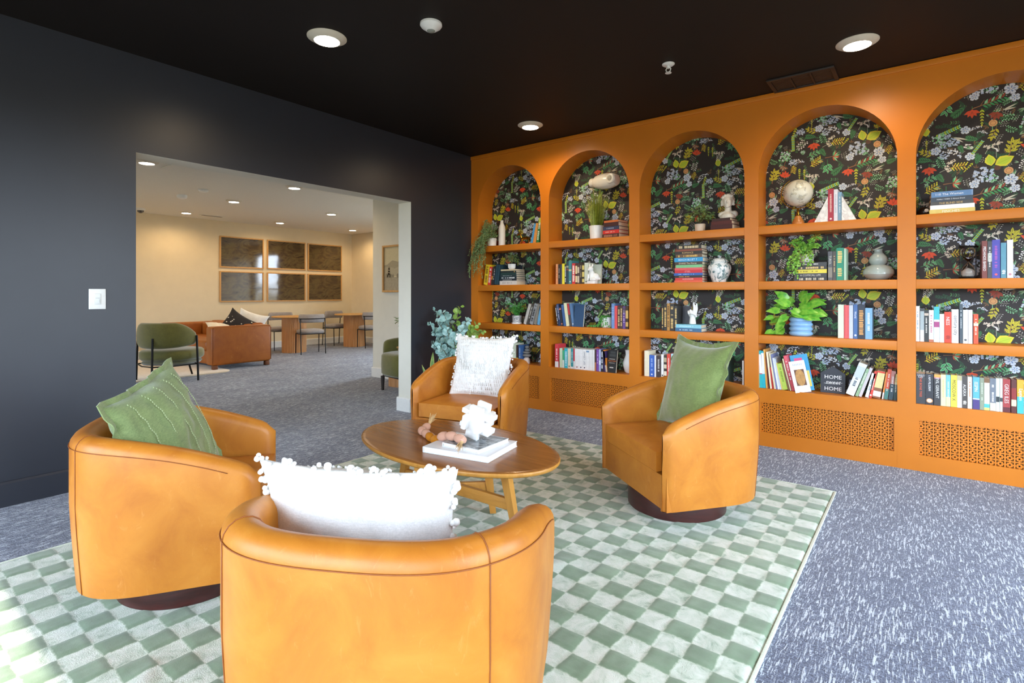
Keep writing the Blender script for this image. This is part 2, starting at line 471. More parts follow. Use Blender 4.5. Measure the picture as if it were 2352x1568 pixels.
MB().box((0, 0, 0), (.086, .008, .125), bev=.003).build('plate', M_whiteplastic, t)
rk = MB().box((0, -.005, 0), (.034, .006, .067), bev=.002).build('rocker', plain('#dfe3e2', .3, var=0), t)
m = MB(); m.box((0, -.009, .006), (.022, .002, .004)); m.box((.010, -.009, -.012), (.003, .002, .02)); m.build('dimmer_mark', plain('#b9bdbb', .3, var=0), rk)
t = thing('wall_outlet', 'white outlet plate low on the charcoal wall behind the corner plants', 'outlet', (.003, -.36, .47), PI/2)
MB().box((0, 0, 0), (.075, .008, .118), bev=.003).build('plate', M_whiteplastic, t)
for dz in (-.026, .026): MB().box((0, -.005, dz), (.034, .004, .034), bev=.003).build('socket', plain('#d4d8d8', .35, var=0), t)
kk = (HL-CAMZ)/(H-CAMZ)
def lp(x, y): return (CAMX+kk*(x-CAMX), CAMY+kk*(y-CAMY), HL)
m1 = MB().lathe([(.07, 0), (.072, -.02), (.062, -.045), (.03, -.06), (1e-5, -.062)], 24)
tag(m1.build('smoke_detector', M_whiteplastic, loc=lp(-5.144, -1.047)), 'round white smoke detector on the lounge ceiling, nearer the doorway edge', 'smoke detector', 'detectors on the lounge ceiling')
m2 = MB().lathe([(.066, 0), (.067, -.015), (.05, -.035), (1e-5, -.04)], 24)
tag(m2.build('smoke_detector', M_whiteplastic, loc=lp(-4.398, -1.038)), 'flatter round white detector on the lounge ceiling right of the taller one', 'smoke detector', 'detectors on the lounge ceiling')
t = thing('dome_camera', 'small grey dome camera on the lounge ceiling at the left edge', 'camera', lp(-7.13, -.984))
MB().lathe([(.07, 0), (.07, -.03), (.055, -.04)], 20).build('mount', M_whiteplastic, t)
MB().lathe([(.05, -.04), (.045, -.065), (.02, -.085), (1e-5, -.09)], 20, cap=False).build('dome', plain('#4a4744', .2, var=0), t)
m = MB(); m.box((0, 0, -.006), (.34, .30, .012), bev=.004)
tag(m.build('access_panel', M_lceil, loc=lp(-3.19, -1.79)), 'flat white access panel on the lounge ceiling by the doorway', 'access panel')
t = thing('air_vent', 'white slotted air vent on the lounge ceiling near the far wall', 'vent', lp(-7.067, .207), rad(90))
MB().box((0, 0, -.005), (.42, .12, .01), bev=.003).build('frame', M_lceil, t)
MB().box((0, 0, -.011), (.36, .06, .003)).build('slot', plain('#6d675c', .6, var=0), t)
TILEDATA = [('limeleaf', 0.266, 0.258, 0.0344, 95),
 ('catkin', 0.385, 0.238, 0.0629, 10),
 ('hydrg', 0.335, 0.195, 0.0414, 0),
 ('hydrb', 0.383, 0.204, 0.0218, 0),
 ('hydrb', 0.414, 0.159, 0.0361, 0),
 ('hydrb', 0.366, 0.145, 0.0267, 0),
 ('flower', 0.478, 0.23, 0.0277, 10),
 ('dots', 0.529, 0.231, 0.0308, 20),
 ('dots', 0.564, 0.197, 0.0282, -20),
 ('yleaves', 0.621, 0.185, 0.0443, 250),
 ('fern', 0.51, 0.166, 0.037, 160),
 ('willow', 0.452, 0.171, 0.0431, -30),
 ('umbel', 0.596, 0.095, 0.0272, -20),
 ('umbel', 0.638, 0.114, 0.027, 15),
 ('sprig', 0.704, 0.076, 0.0552, 80),
 ('strokes', 0.5, 0.121, 0.0333, 0),
 ('catkin', 0.537, 0.102, 0.0449, 45),
 ('limeleaf', 0.602, 0.009, 0.0398, 100),
 ('limeleaf', 0.673, 0.584, 0.0509, 25),
 ('flower', 0.321, 0.112, 0.0293, 0),
 ('yleaves', 0.273, 0.104, 0.0443, 150),
 ('dots', 0.41, 0.083, 0.0578, -25),
 ('hydrb', 0.366, 0.074, 0.0301, 0),
 ('fern', 0.456, 0.105, 0.0277, 110),
 ('fern', 0.541, 0.023, 0.0331, 75),
 ('flower', 0.502, 0.049, 0.0276, 30),
 ('dots', 0.138, 0.142, 0.0577, 30),
 ('hydrb', 0.196, 0.106, 0.0348, 0),
 ('chev', 0.147, 0.105, 0.0451, 250),
 ('catkin', 0.138, 0.022, 0.0552, 80),
 ('chev', 0.271, 0.166, 0.0295, 270),
 ('fern', 0.262, 0.059, 0.0384, 170),
 ('fern', 0.074, 0.088, 0.0344, 200),
 ('tulip', 0.285, 0.574, 0.0393, 270),
 ('berries', 0.347, 0.024, 0.0365, 110),
 ('umbel', 0.385, 0.572, 0.028, -60),
 ('umbel', 0.404, 0.026, 0.0251, 20),
 ('gold', 0.443, 0.581, 0.0407, 0),
 ('chev', 0.494, 0.565, 0.0333, 230),
 ('hydrb', 0.572, 0.506, 0.0587, 0),
 ('hydrg', 0.612, 0.476, 0.0327, 0),
 ('ball', 0.693, 0.516, 0.0249, 70),
 ('flower', 0.704, 0.457, 0.0359, 5),
 ('flower', 0.016, 0.104, 0.0266, 40),
 ('flower', 0.523, 0.446, 0.0275, 20),
 ('wberries', 0.196, 0.002, 0.0447, 40),
 ('pinnate', 0.283, 0.506, 0.0466, 20),
 ('fern', 0.347, 0.51, 0.035, 120),
 ('burst', 0.419, 0.47, 0.0481, 0),
 ('hydrg', 0.079, 0.519, 0.0506, 0),
 ('hydrb', 0.138, 0.464, 0.0311, 0),
 ('dots', 0.178, 0.463, 0.0409, -10),
 ('gold', 0.296, 0.445, 0.0416, 30),
 ('gleaves', 0.377, 0.399, 0.0484, 270),
 ('bburst', 0.074, 0.438, 0.0405, 250),
 ('gold', 0.147, 0.408, 0.03, 260),
 ('chev', 0.185, 0.37, 0.0374, 270),
 ('chev', 0.22, 0.36, 0.0372, 270),
 ('umbel', 0.256, 0.344, 0.0276, 0),
 ('umbel', 0.298, 0.336, 0.0274, 0),
 ('tulip', 0.081, 0.369, 0.0379, 80),
 ('yleaves', 0.01, 0.366, 0.0511, 60),
 ('branch', 0.596, 0.39, 0.089, 10),
 ('fern', 0.441, 0.358, 0.0455, 220),
 ('tulip', 0.512, 0.341, 0.0379, 270),
 ('chev', 0.562, 0.301, 0.0518, 270),
 ('btulip', 0.633, 0.303, 0.0372, 250),
 ('willow', 0.704, 0.337, 0.0414, 15),
 ('berries', 0.689, 0.275, 0.0369, 0),
 ('gold', 0.061, 0.175, 0.0296, 240),
 ('wberries', 0.061, 0.248, 0.0387, 80),
 ('ball', 0.617, 0.251, 0.0243, 80),
 ('bball', 0.639, 0.542, 0.0186, 0),
 ('wberries', 0.275, 0.301, 0.0295, 250),
 ('wstem', 0.633, 0.053, 0.0326, 90),
 ('hydrg', 0.209, 0.53, 0.0199, 0),
 ('berries', 0.0, 0.485, 0.0307, 150),
 ('berries', 0.681, 0.373, 0.0231, 30)]
# ------------------------------------------------------------------ built-in bookcase
BAYS = [(.103, .951), (1.052, 1.928), (2.029, 2.917), (3.020, 3.900), (4.001, 4.880)]
SHZ = [1.71, 1.28, .861]; BASEZ = .447; SHT = .064; DEP = .25; XEND = 4.985
bc = thing('bookcase', 'terracotta built-in bookcase with five arched bays along the wall', 'bookcase', (0, 0, 0))
ARCH = [Vector((0, 0))]
m = MB()
edges = [0.0]+[v for b in BAYS for v in b]+[XEND]
SPR = [2.555-(b-a)/2 for a, b in BAYS]
TOPZ = 2.729
ups = [(edges[i], edges[i+1]) for i in range(0, len(edges), 2)]
for (a, b) in ups:
    u = MB(); u.box(((a+b)/2, DEP/2, TOPZ/2), (b-a, DEP, TOPZ), bev=0)
    u.build('upright', M_paint, bc, smooth=False)
for bi, (a, b) in enumerate(BAYS):
    r = (b-a)/2; cx = (a+b)/2; n = 28; zs = SPR[bi]
    arc = [(cx+r*math.cos(PI-PI*i/n), zs+r*math.sin(PI*i/n)) for i in range(n+1)]
    s = MB()
    for i in range(n):
        (x0, z0), (x1, z1) = arc[i], arc[i+1]
        s.add([(x0, 0, z0), (x1, 0, z1), (x1, 0, TOPZ), (x0, 0, TOPZ), (x0, DEP, z0), (x1, DEP, z1)],
              [(0, 1, 2, 3), (0, 4, 5, 1)])
    s.build('arch_header', M_paint, bc, angle=30)
    for z in SHZ:
        MB().box((cx, DEP/2-.001, z-SHT/2), (b-a, DEP-.004, SHT), bev=.0025).build('shelf', M_paint, bc, angle=50)
    # base: shelf top, front panel with a grille opening
    ga, gb, gz0, gz1 = a+.018, b-.018, .108, .338
    s = MB()
    s.box((cx, DEP/2-.0005, BASEZ-.02), (b-a, DEP-.001, .04))
    for (x0, x1, z0, z1) in ((a, b, 0, gz0), (a, b, gz1, BASEZ-.04), (a, ga, gz0, gz1), (gb, b, gz0, gz1)):
        s.box(((x0+x1)/2, .010, (z0+z1)/2), (x1-x0, .018, z1-z0))
    s.build('plinth', M_paint, bc, smooth=False)
    MB().box((cx, .10, .22), (b-a, .004, .43)).build('cavity_shade_sheet', M_black, bc, smooth=False)  # black sheet, its colour stands in for the shade behind the grille
    # pierced grille: cell mask with a square hole and four corner brackets
    K = 10; P = .0435; g = MB()
    holes = {(4, 4), (4, 5), (5, 4), (5, 5)}
    for (cx_, cz_, dx, dz) in ((1, 1, 1, 1), (8, 1, -1, 1), (1, 8, 1, -1), (8, 8, -1, -1)):
        holes |= {(cx_, cz_), (cx_+dx, cz_), (cx_, cz_+dz), (cx_+2*dx, cz_), (cx_, cz_+2*dz)}
    q = P/K; rows = int(round((gz1-gz0)/q)); cols = int(round((gb-ga)/q)); yy = .012
    for j in range(rows):
        i = 0
        while i < cols:
            if ((i+3) % K, (j+6) % K) in holes: i += 1; continue
            i0 = i
            while i < cols and ((i+3) % K, (j+6) % K) not in holes: i += 1
            x0, x1 = ga+i0*q, ga+i*q; z0, z1 = gz1-(j+1)*q, gz1-j*q
            g.add([(x0, yy, z0), (x1, yy, z0), (x1, yy, z1), (x0, yy, z1)], [(0, 1, 2, 3)])
    g.build('vent_grille', M_paint, bc, smooth=False)
MB().box((XEND/2, -.006, 2.708), (XEND, .012, .04), bev=.003).build('top_trim', M_paint, bc)

# floral wallpaper: painted motifs on the back panels (half-drop repeat)
PAL = {'bg': '#2b2624', 'lime': '#b9cf38', 'limed': '#8fb02c', 'yel': '#d9d43a', 'yeld': '#a89f2a', 'gold': '#c9a531', 'green': '#3f9a5c', 'gdk': '#2f5f40', 'gmid': '#4b8a52',
       'mint': '#8fcf9a', 'blue': '#b4c3dc', 'blued': '#7f94b8', 'white': '#ecebe6', 'cream': '#d9d2c0', 'red': '#d9502a', 'redd': '#97402a', 'tan': '#d6a068', 'brown': '#9a6a44', 'grey': '#b3b5a0', 'pale': '#cfd8e2', 'bdk': '#5b3c2c', 'dgrn': '#27472f'}
PK = list(PAL); PMAT = [plain(PAL[k], .6, var=0, name='wallpaper_'+k) for k in PK]
TILE = []
def poly(pts, c, off): TILE.append((pts, PK.index(c), off))
class Mot:
    def __init__(s, u, v, r, a, base): s.u, s.v, s.r, s.a, s.o = u, v, r, rad(a), base; s.n = 0
    def T(s, x, y):
        c, k = math.cos(s.a), math.sin(s.a); return (s.u+s.r*(x*c-y*k), s.v+s.r*(x*k+y*c))
    def p(s, pts, col): poly([s.T(*q) for q in pts], col, s.o+s.n*1.2e-5); s.n += 1
    def leaf(s, x, y, ang, L, w, col, inner=None):
        A = rad(ang); ca, sa = math.cos(A), math.sin(A)
        def mk(L, w, o=0):
            prof = [(0, 0), (.18, .62), (.42, 1), (.7, .72), (1, 0), (.7, -.72), (.42, -1), (.18, -.62)]
            return [(x+ca*(o+t*L)-sa*h*w, y+sa*(o+t*L)+ca*h*w) for t, h in prof]
        s.p(mk(L, w), col)
        if inner: s.p(mk(L*.8, w*.66, L*.1), inner)
    def dot(s, x, y, r, col, n=7): s.p([(x+r*math.cos(2*PI*i/n), y+r*math.sin(2*PI*i/n)) for i in range(n)], col)
    def line(s, x0, y0, x1, y1, w, col):
        d = Vector((x1-x0, y1-y0)); 
        if d.length < 1e-6: return
        d.normalize(); n = Vector((-d.y, d.x))*w
        s.p([(x0+n.x, y0+n.y), (x1+n.x*.6, y1+n.y*.6), (x1-n.x*.6, y1-n.y*.6), (x0-n.x, y0-n.y)], col)
    def petal(s, x, y, ang, L, w, col):
        A = rad(ang); ca, sa = math.cos(A), math.sin(A)
        prof = [(0, .15), (.35, .6), (.7, 1), (.93, .7), (1, 0), (.93, -.7), (.7, -1), (.35, -.6), (0, -.15)]
        s.p([(x+ca*t*L-sa*h*w, y+sa*t*L+ca*h*w) for t, h in prof], col)
def motif(t, u, v, r, a, idx):
    R = random.Random(idx*13+5); base = .0009+.00030*(idx % 5)
    M = Mot(u, v, r, a, base)
    if t == 'limeleaf':
        M.leaf(-1, 0, 0, 2, .72, 'yel', 'lime'); M.line(-.8, 0, .7, 0, .02, 'limed')
    elif t in ('yleaves', 'sprig', 'pinnate', 'gleaves'):
        c1, c2 = {'yleaves': ('yel', 'yeld'), 'sprig': ('yel', 'yeld'), 'pinnate': ('mint', 'green'), 'gleaves': ('mint', 'green')}[t]
        M.line(-1.05, 0, .5, 0, .03, 'brown' if t in ('sprig', 'yleaves') else c2)
        ks = (-.62, -.08, .42) if t != 'gleaves' else (-.35, .2)
        for k, x in enumerate(ks):
            L = (.72-.07*k) if t != 'gleaves' else .95; wl = .135 if t != 'gleaves' else .2
            M.leaf(x, .03, 46+4*k, L, wl, c1, c2 if t != 'pinnate' else 'gmid'); M.leaf(x+.16, -.03, -44-4*k, L*.92, wl, c1, c2 if t != 'pinnate' else 'gmid')
        M.leaf(.52, 0, 6, .72, .14, c1, c2)
    elif t == 'fern':
        M.line(-1, 0, 1, 0, .03, 'gdk')
        for k in range(11):
            x = -.95+.17*k; L = .75*math.sin(PI*(k+1.6)/13)+.12
            for sg in (-1, 1): M.leaf(x, 0, sg*42, L, .075, 'gmid' if k % 2 else 'gdk')
    elif t == 'willow':
        for sg, l in ((1, 1.9), (-1, 1.6)): M.leaf(-1, 0, sg*9, l, .13, 'grey', 'cream')
        M.line(-1.3, 0, -.9, 0, .03, 'brown')
    elif t == 'flower':
        for k in range(5): M.petal(0, 0, 72*k, 1, .42, 'pale')
        for k in range(5): M.petal(0, 0, 72*k, .62, .12, 'blued')
        M.dot(0, 0, .15, 'cream')
    elif t in ('tulip', 'btulip'):
        c1, c2 = ('red', 'redd') if t == 'tulip' else ('redd', 'bdk')
        for a_ in (-62, 62, -30, 30, 0): M.leaf(-.35, 0, a_, 1.25 if a_ else 1.4, .27, c1)
        for a_ in (-14, 14): M.leaf(-.3, 0, a_, .8, .05, c2)
        M.line(-1.1, 0, -.3, 0, .05, 'gmid'); M.dot(-.35, 0, .2, c1)
    elif t in ('hydrb', 'hydrg'):
        c1, c2 = ('blue', 'blued') if t == 'hydrb' else ('mint', 'gmid')
        for k in range(40):
            q = math.sqrt(R.random())*.95; th = R.random()*2*PI; x, y = q*math.cos(th), q*math.sin(th)*.85; z = .13
            for j in range(4): M.dot(x+z*.62*math.cos(PI/2*j+k), y+z*.62*math.sin(PI/2*j+k), z*.55, c1 if k % 3 else 'pale', 5)
            M.dot(x, y, z*.28, c2, 5)
    elif t == 'dots':
        for k in range(46):
            x = -1+2*R.random(); y = .18+.34*(1-x*x)+(R.random()-.5)*.62*(1.1-abs(x)*.6)-.3
            M.dot(x, y, .072, 'white' if k % 4 else 'blue', 6)
            if k % 2: M.dot(x+.015, y-.015, .03, 'blued', 5)
    elif t == 'umbel':
        M.line(-.1, -1.7, 0, -.3, .06, 'grey')
        for k in range(22):
            x = (R.random()*2-1); y = R.random()*.75-.35; 
            if x*x+(y*1.8)**2 > 1: continue
            M.dot(x, y, .15, 'cream', 6); M.dot(x, y, .06, 'brown', 5)
        M.dot(0, -.2, .3, 'cream', 8)
    elif t == 'wstem':
        M.line(-1, 0, 1, 0, .04, 'grey')
        for k in range(7): M.leaf(.2+.1*k, 0, -75+25*k, .5, .08, 'white')
    elif t in ('wberries', 'berries'):
        c, d = ('white', 'grey') if t == 'wberries' else ('mint', 'gmid')
        M.line(-1, 0, .9, .1, .035, d)
        for k in range(9):
            x = -.8+.2*k; sg = 1 if k % 2 else -1; y = sg*(.35+.25*R.random())
            M.line(x-.15, 0, x+.1, y, .03, d); M.dot(x+.1, y, .12, c, 7); M.dot(x+.25, y*.55, .09, c, 6)
    elif t == 'strokes':
        for k in range(9): M.leaf(R.uniform(-1, .6), R.uniform(-.5, .6), R.uniform(-50, 40), .6, .09, 'white')
    elif t == 'catkin':
        M.line(-1, -.25, 1, .15, .035, 'gmid')
        for k in range(12):
            x = -1+.18*k; y = -.25+.2*(x+1)
            for sg in (-1, 1): M.leaf(x, y, 10+sg*55, .27, .075, 'mint' if k % 2 else 'lime')
    elif t == 'chev':
        M.line(-1.1, 0, .9, 0, .03, 'yeld')
        for k in range(5):
            x = -.95+.4*k; q = 1-.1*k
            for sg in (-1, 1): M.leaf(x, 0, sg*34, .44*q, .085*q, 'yel' if k % 2 else 'lime')
        M.leaf(.85, 0, 0, .35, .07, 'yel')
    elif t == 'gold':
        M.line(-1.1, -.2, .8, .1, .05, 'gold')
        for k in range(10):
            x = -.9+.19*k; sg = 1 if k % 2 else -1
            M.leaf(x, -.1, sg*60, .62, .11, 'gold' if k % 3 else 'yel'); M.dot(x+.32, -.1+sg*.55, .1, 'yel' if k % 2 else 'gold', 6)
    elif t in ('ball', 'bball'):
        M.line(-2.2 if t == 'ball' else -1.2, -.3, -.8, 0, .08, 'mint')
        M.dot(0, 0, .92, 'tan' if t == 'ball' else 'bdk', 14)
        if t == 'ball':
            M.dot(0, 0, .6, 'brown', 12); M.dot(0, 0, .5, 'tan', 12)
    elif t in ('burst', 'bburst'):
        cs = ['red', 'brown', 'mint', 'green', 'grey'] if t == 'burst' else ['brown', 'bdk', 'grey', 'brown']
        for k in range(14): M.leaf(-.1, 0, -80+165*k/13, .7+.45*R.random(), .09, cs[k % len(cs)])
        M.line(-1.2, -.1, -.05, 0, .05, 'brown'); M.dot(0, 0, .13, 'redd')
    elif t == 'branch':
        M.line(-1, -.1, .1, 0, .035, 'brown'); M.line(.1, 0, .9, .2, .03, 'brown'); M.line(-.2, -.03, .5, -.35, .025, 'brown'); M.line(-.5, -.05, -.2, .3, .02, 'brown')
        for k in range(13):
            x = -.35+.1*k; sg = 1 if k % 2 else -1
            M.leaf(x, .1*x, sg*52, .42, .065, ['green', 'mint', 'gmid', 'redd'][k % 4])
RF = random.Random(77)
for i in range(150):
    u, v = RF.uniform(0, .707), RF.uniform(0, .588); r = RF.uniform(.016, .032); a = RF.uniform(0, 360); k = i % 6
    M = Mot(u, v, r, a, .0002+.00002*(i % 12))
    if k in (0, 1):
        M.line(-1, 0, 1, 0, .03, 'gdk')
        for q in range(8):
            for sg in (-1, 1): M.leaf(-.95+.24*q, 0, sg*44, .55*math.sin(PI*(q+1.4)/10)+.1, .07, 'gdk' if (q+k) % 2 else 'dgrn')
    elif k == 2:
        for q in range(9): M.leaf(-.1, 0, -70+18*q+RF.uniform(-6, 6), RF.uniform(.6, 1.1), .07, ['bdk', 'brown', 'dgrn'][q % 3])
    elif k == 3:
        for sg in (-1, 1):
            for q in range(4): M.leaf(-.9+.42*q, 0, sg*48, .55, .11, 'gmid' if q % 2 else 'gdk')
        M.line(-1.1, 0, .9, 0, .03, 'bdk')
    elif k == 4:
        M.line(-1, 0, .8, 0, .025, 'grey')
        for q in range(7):
            M.line(-.7+.22*q, 0, -.5+.22*q, (.45 if q % 2 else -.45), .02, 'grey'); M.dot(-.5+.22*q, .5 if q % 2 else -.5, .085, 'white', 6)
    else:
        for q in range(5): M.leaf(-1, 0, -24+12*q, 1.3+.2*(q % 2), .06, ['grey', 'mint', 'gmid'][q % 3])
for i, (t, u, v, r, a) in enumerate(TILEDATA): motif(t, u, v, r, a, i)
TW_, TH_ = .707, .588
for bi, (a, b) in enumerate(BAYS):
    m = MB(); zt = 2.57
    m.add([(a-.02, DEP, BASEZ-.02), (b+.02, DEP, BASEZ-.02), (b+.02, DEP, zt), (a-.02, DEP, zt)], [(0, 1, 2, 3)], 0)
    vs, fs, mi = m.v, m.f, m.mi
    c0 = int(math.floor((a-3.08)/TW_))-1; c1 = int(math.floor((b-3.08)/TW_))+1
    for c in range(c0, c1+1):
        ox = 3.08+c*TW_; oz = .294 if c % 2 else 0
        for j in range(-1, 5):
            zz = oz+j*TH_
            for pts, mt, off in TILE:
                x, z = pts[0][0]+ox, pts[0][1]+zz
                if not (a-.015 < x < b+.015 and BASEZ-.01 < z < 2.56): continue
                if abs(x-(a+b)/2) > (b-a)/2+.01: continue
                if z > SPR[bi] and (x-(a+b)/2)**2+(z-SPR[bi])**2 > ((b-a)/2+.02)**2: continue
                o = len(vs); vs += [(p_[0]+ox, DEP-off, p_[1]+zz) for p_ in pts]
                fs.append(tuple(range(o, o+len(pts)))); mi.append(mt)
    o = m.build('back_panel', PMAT, bc, smooth=False); o['label'] = 'black floral wallpaper back panel'
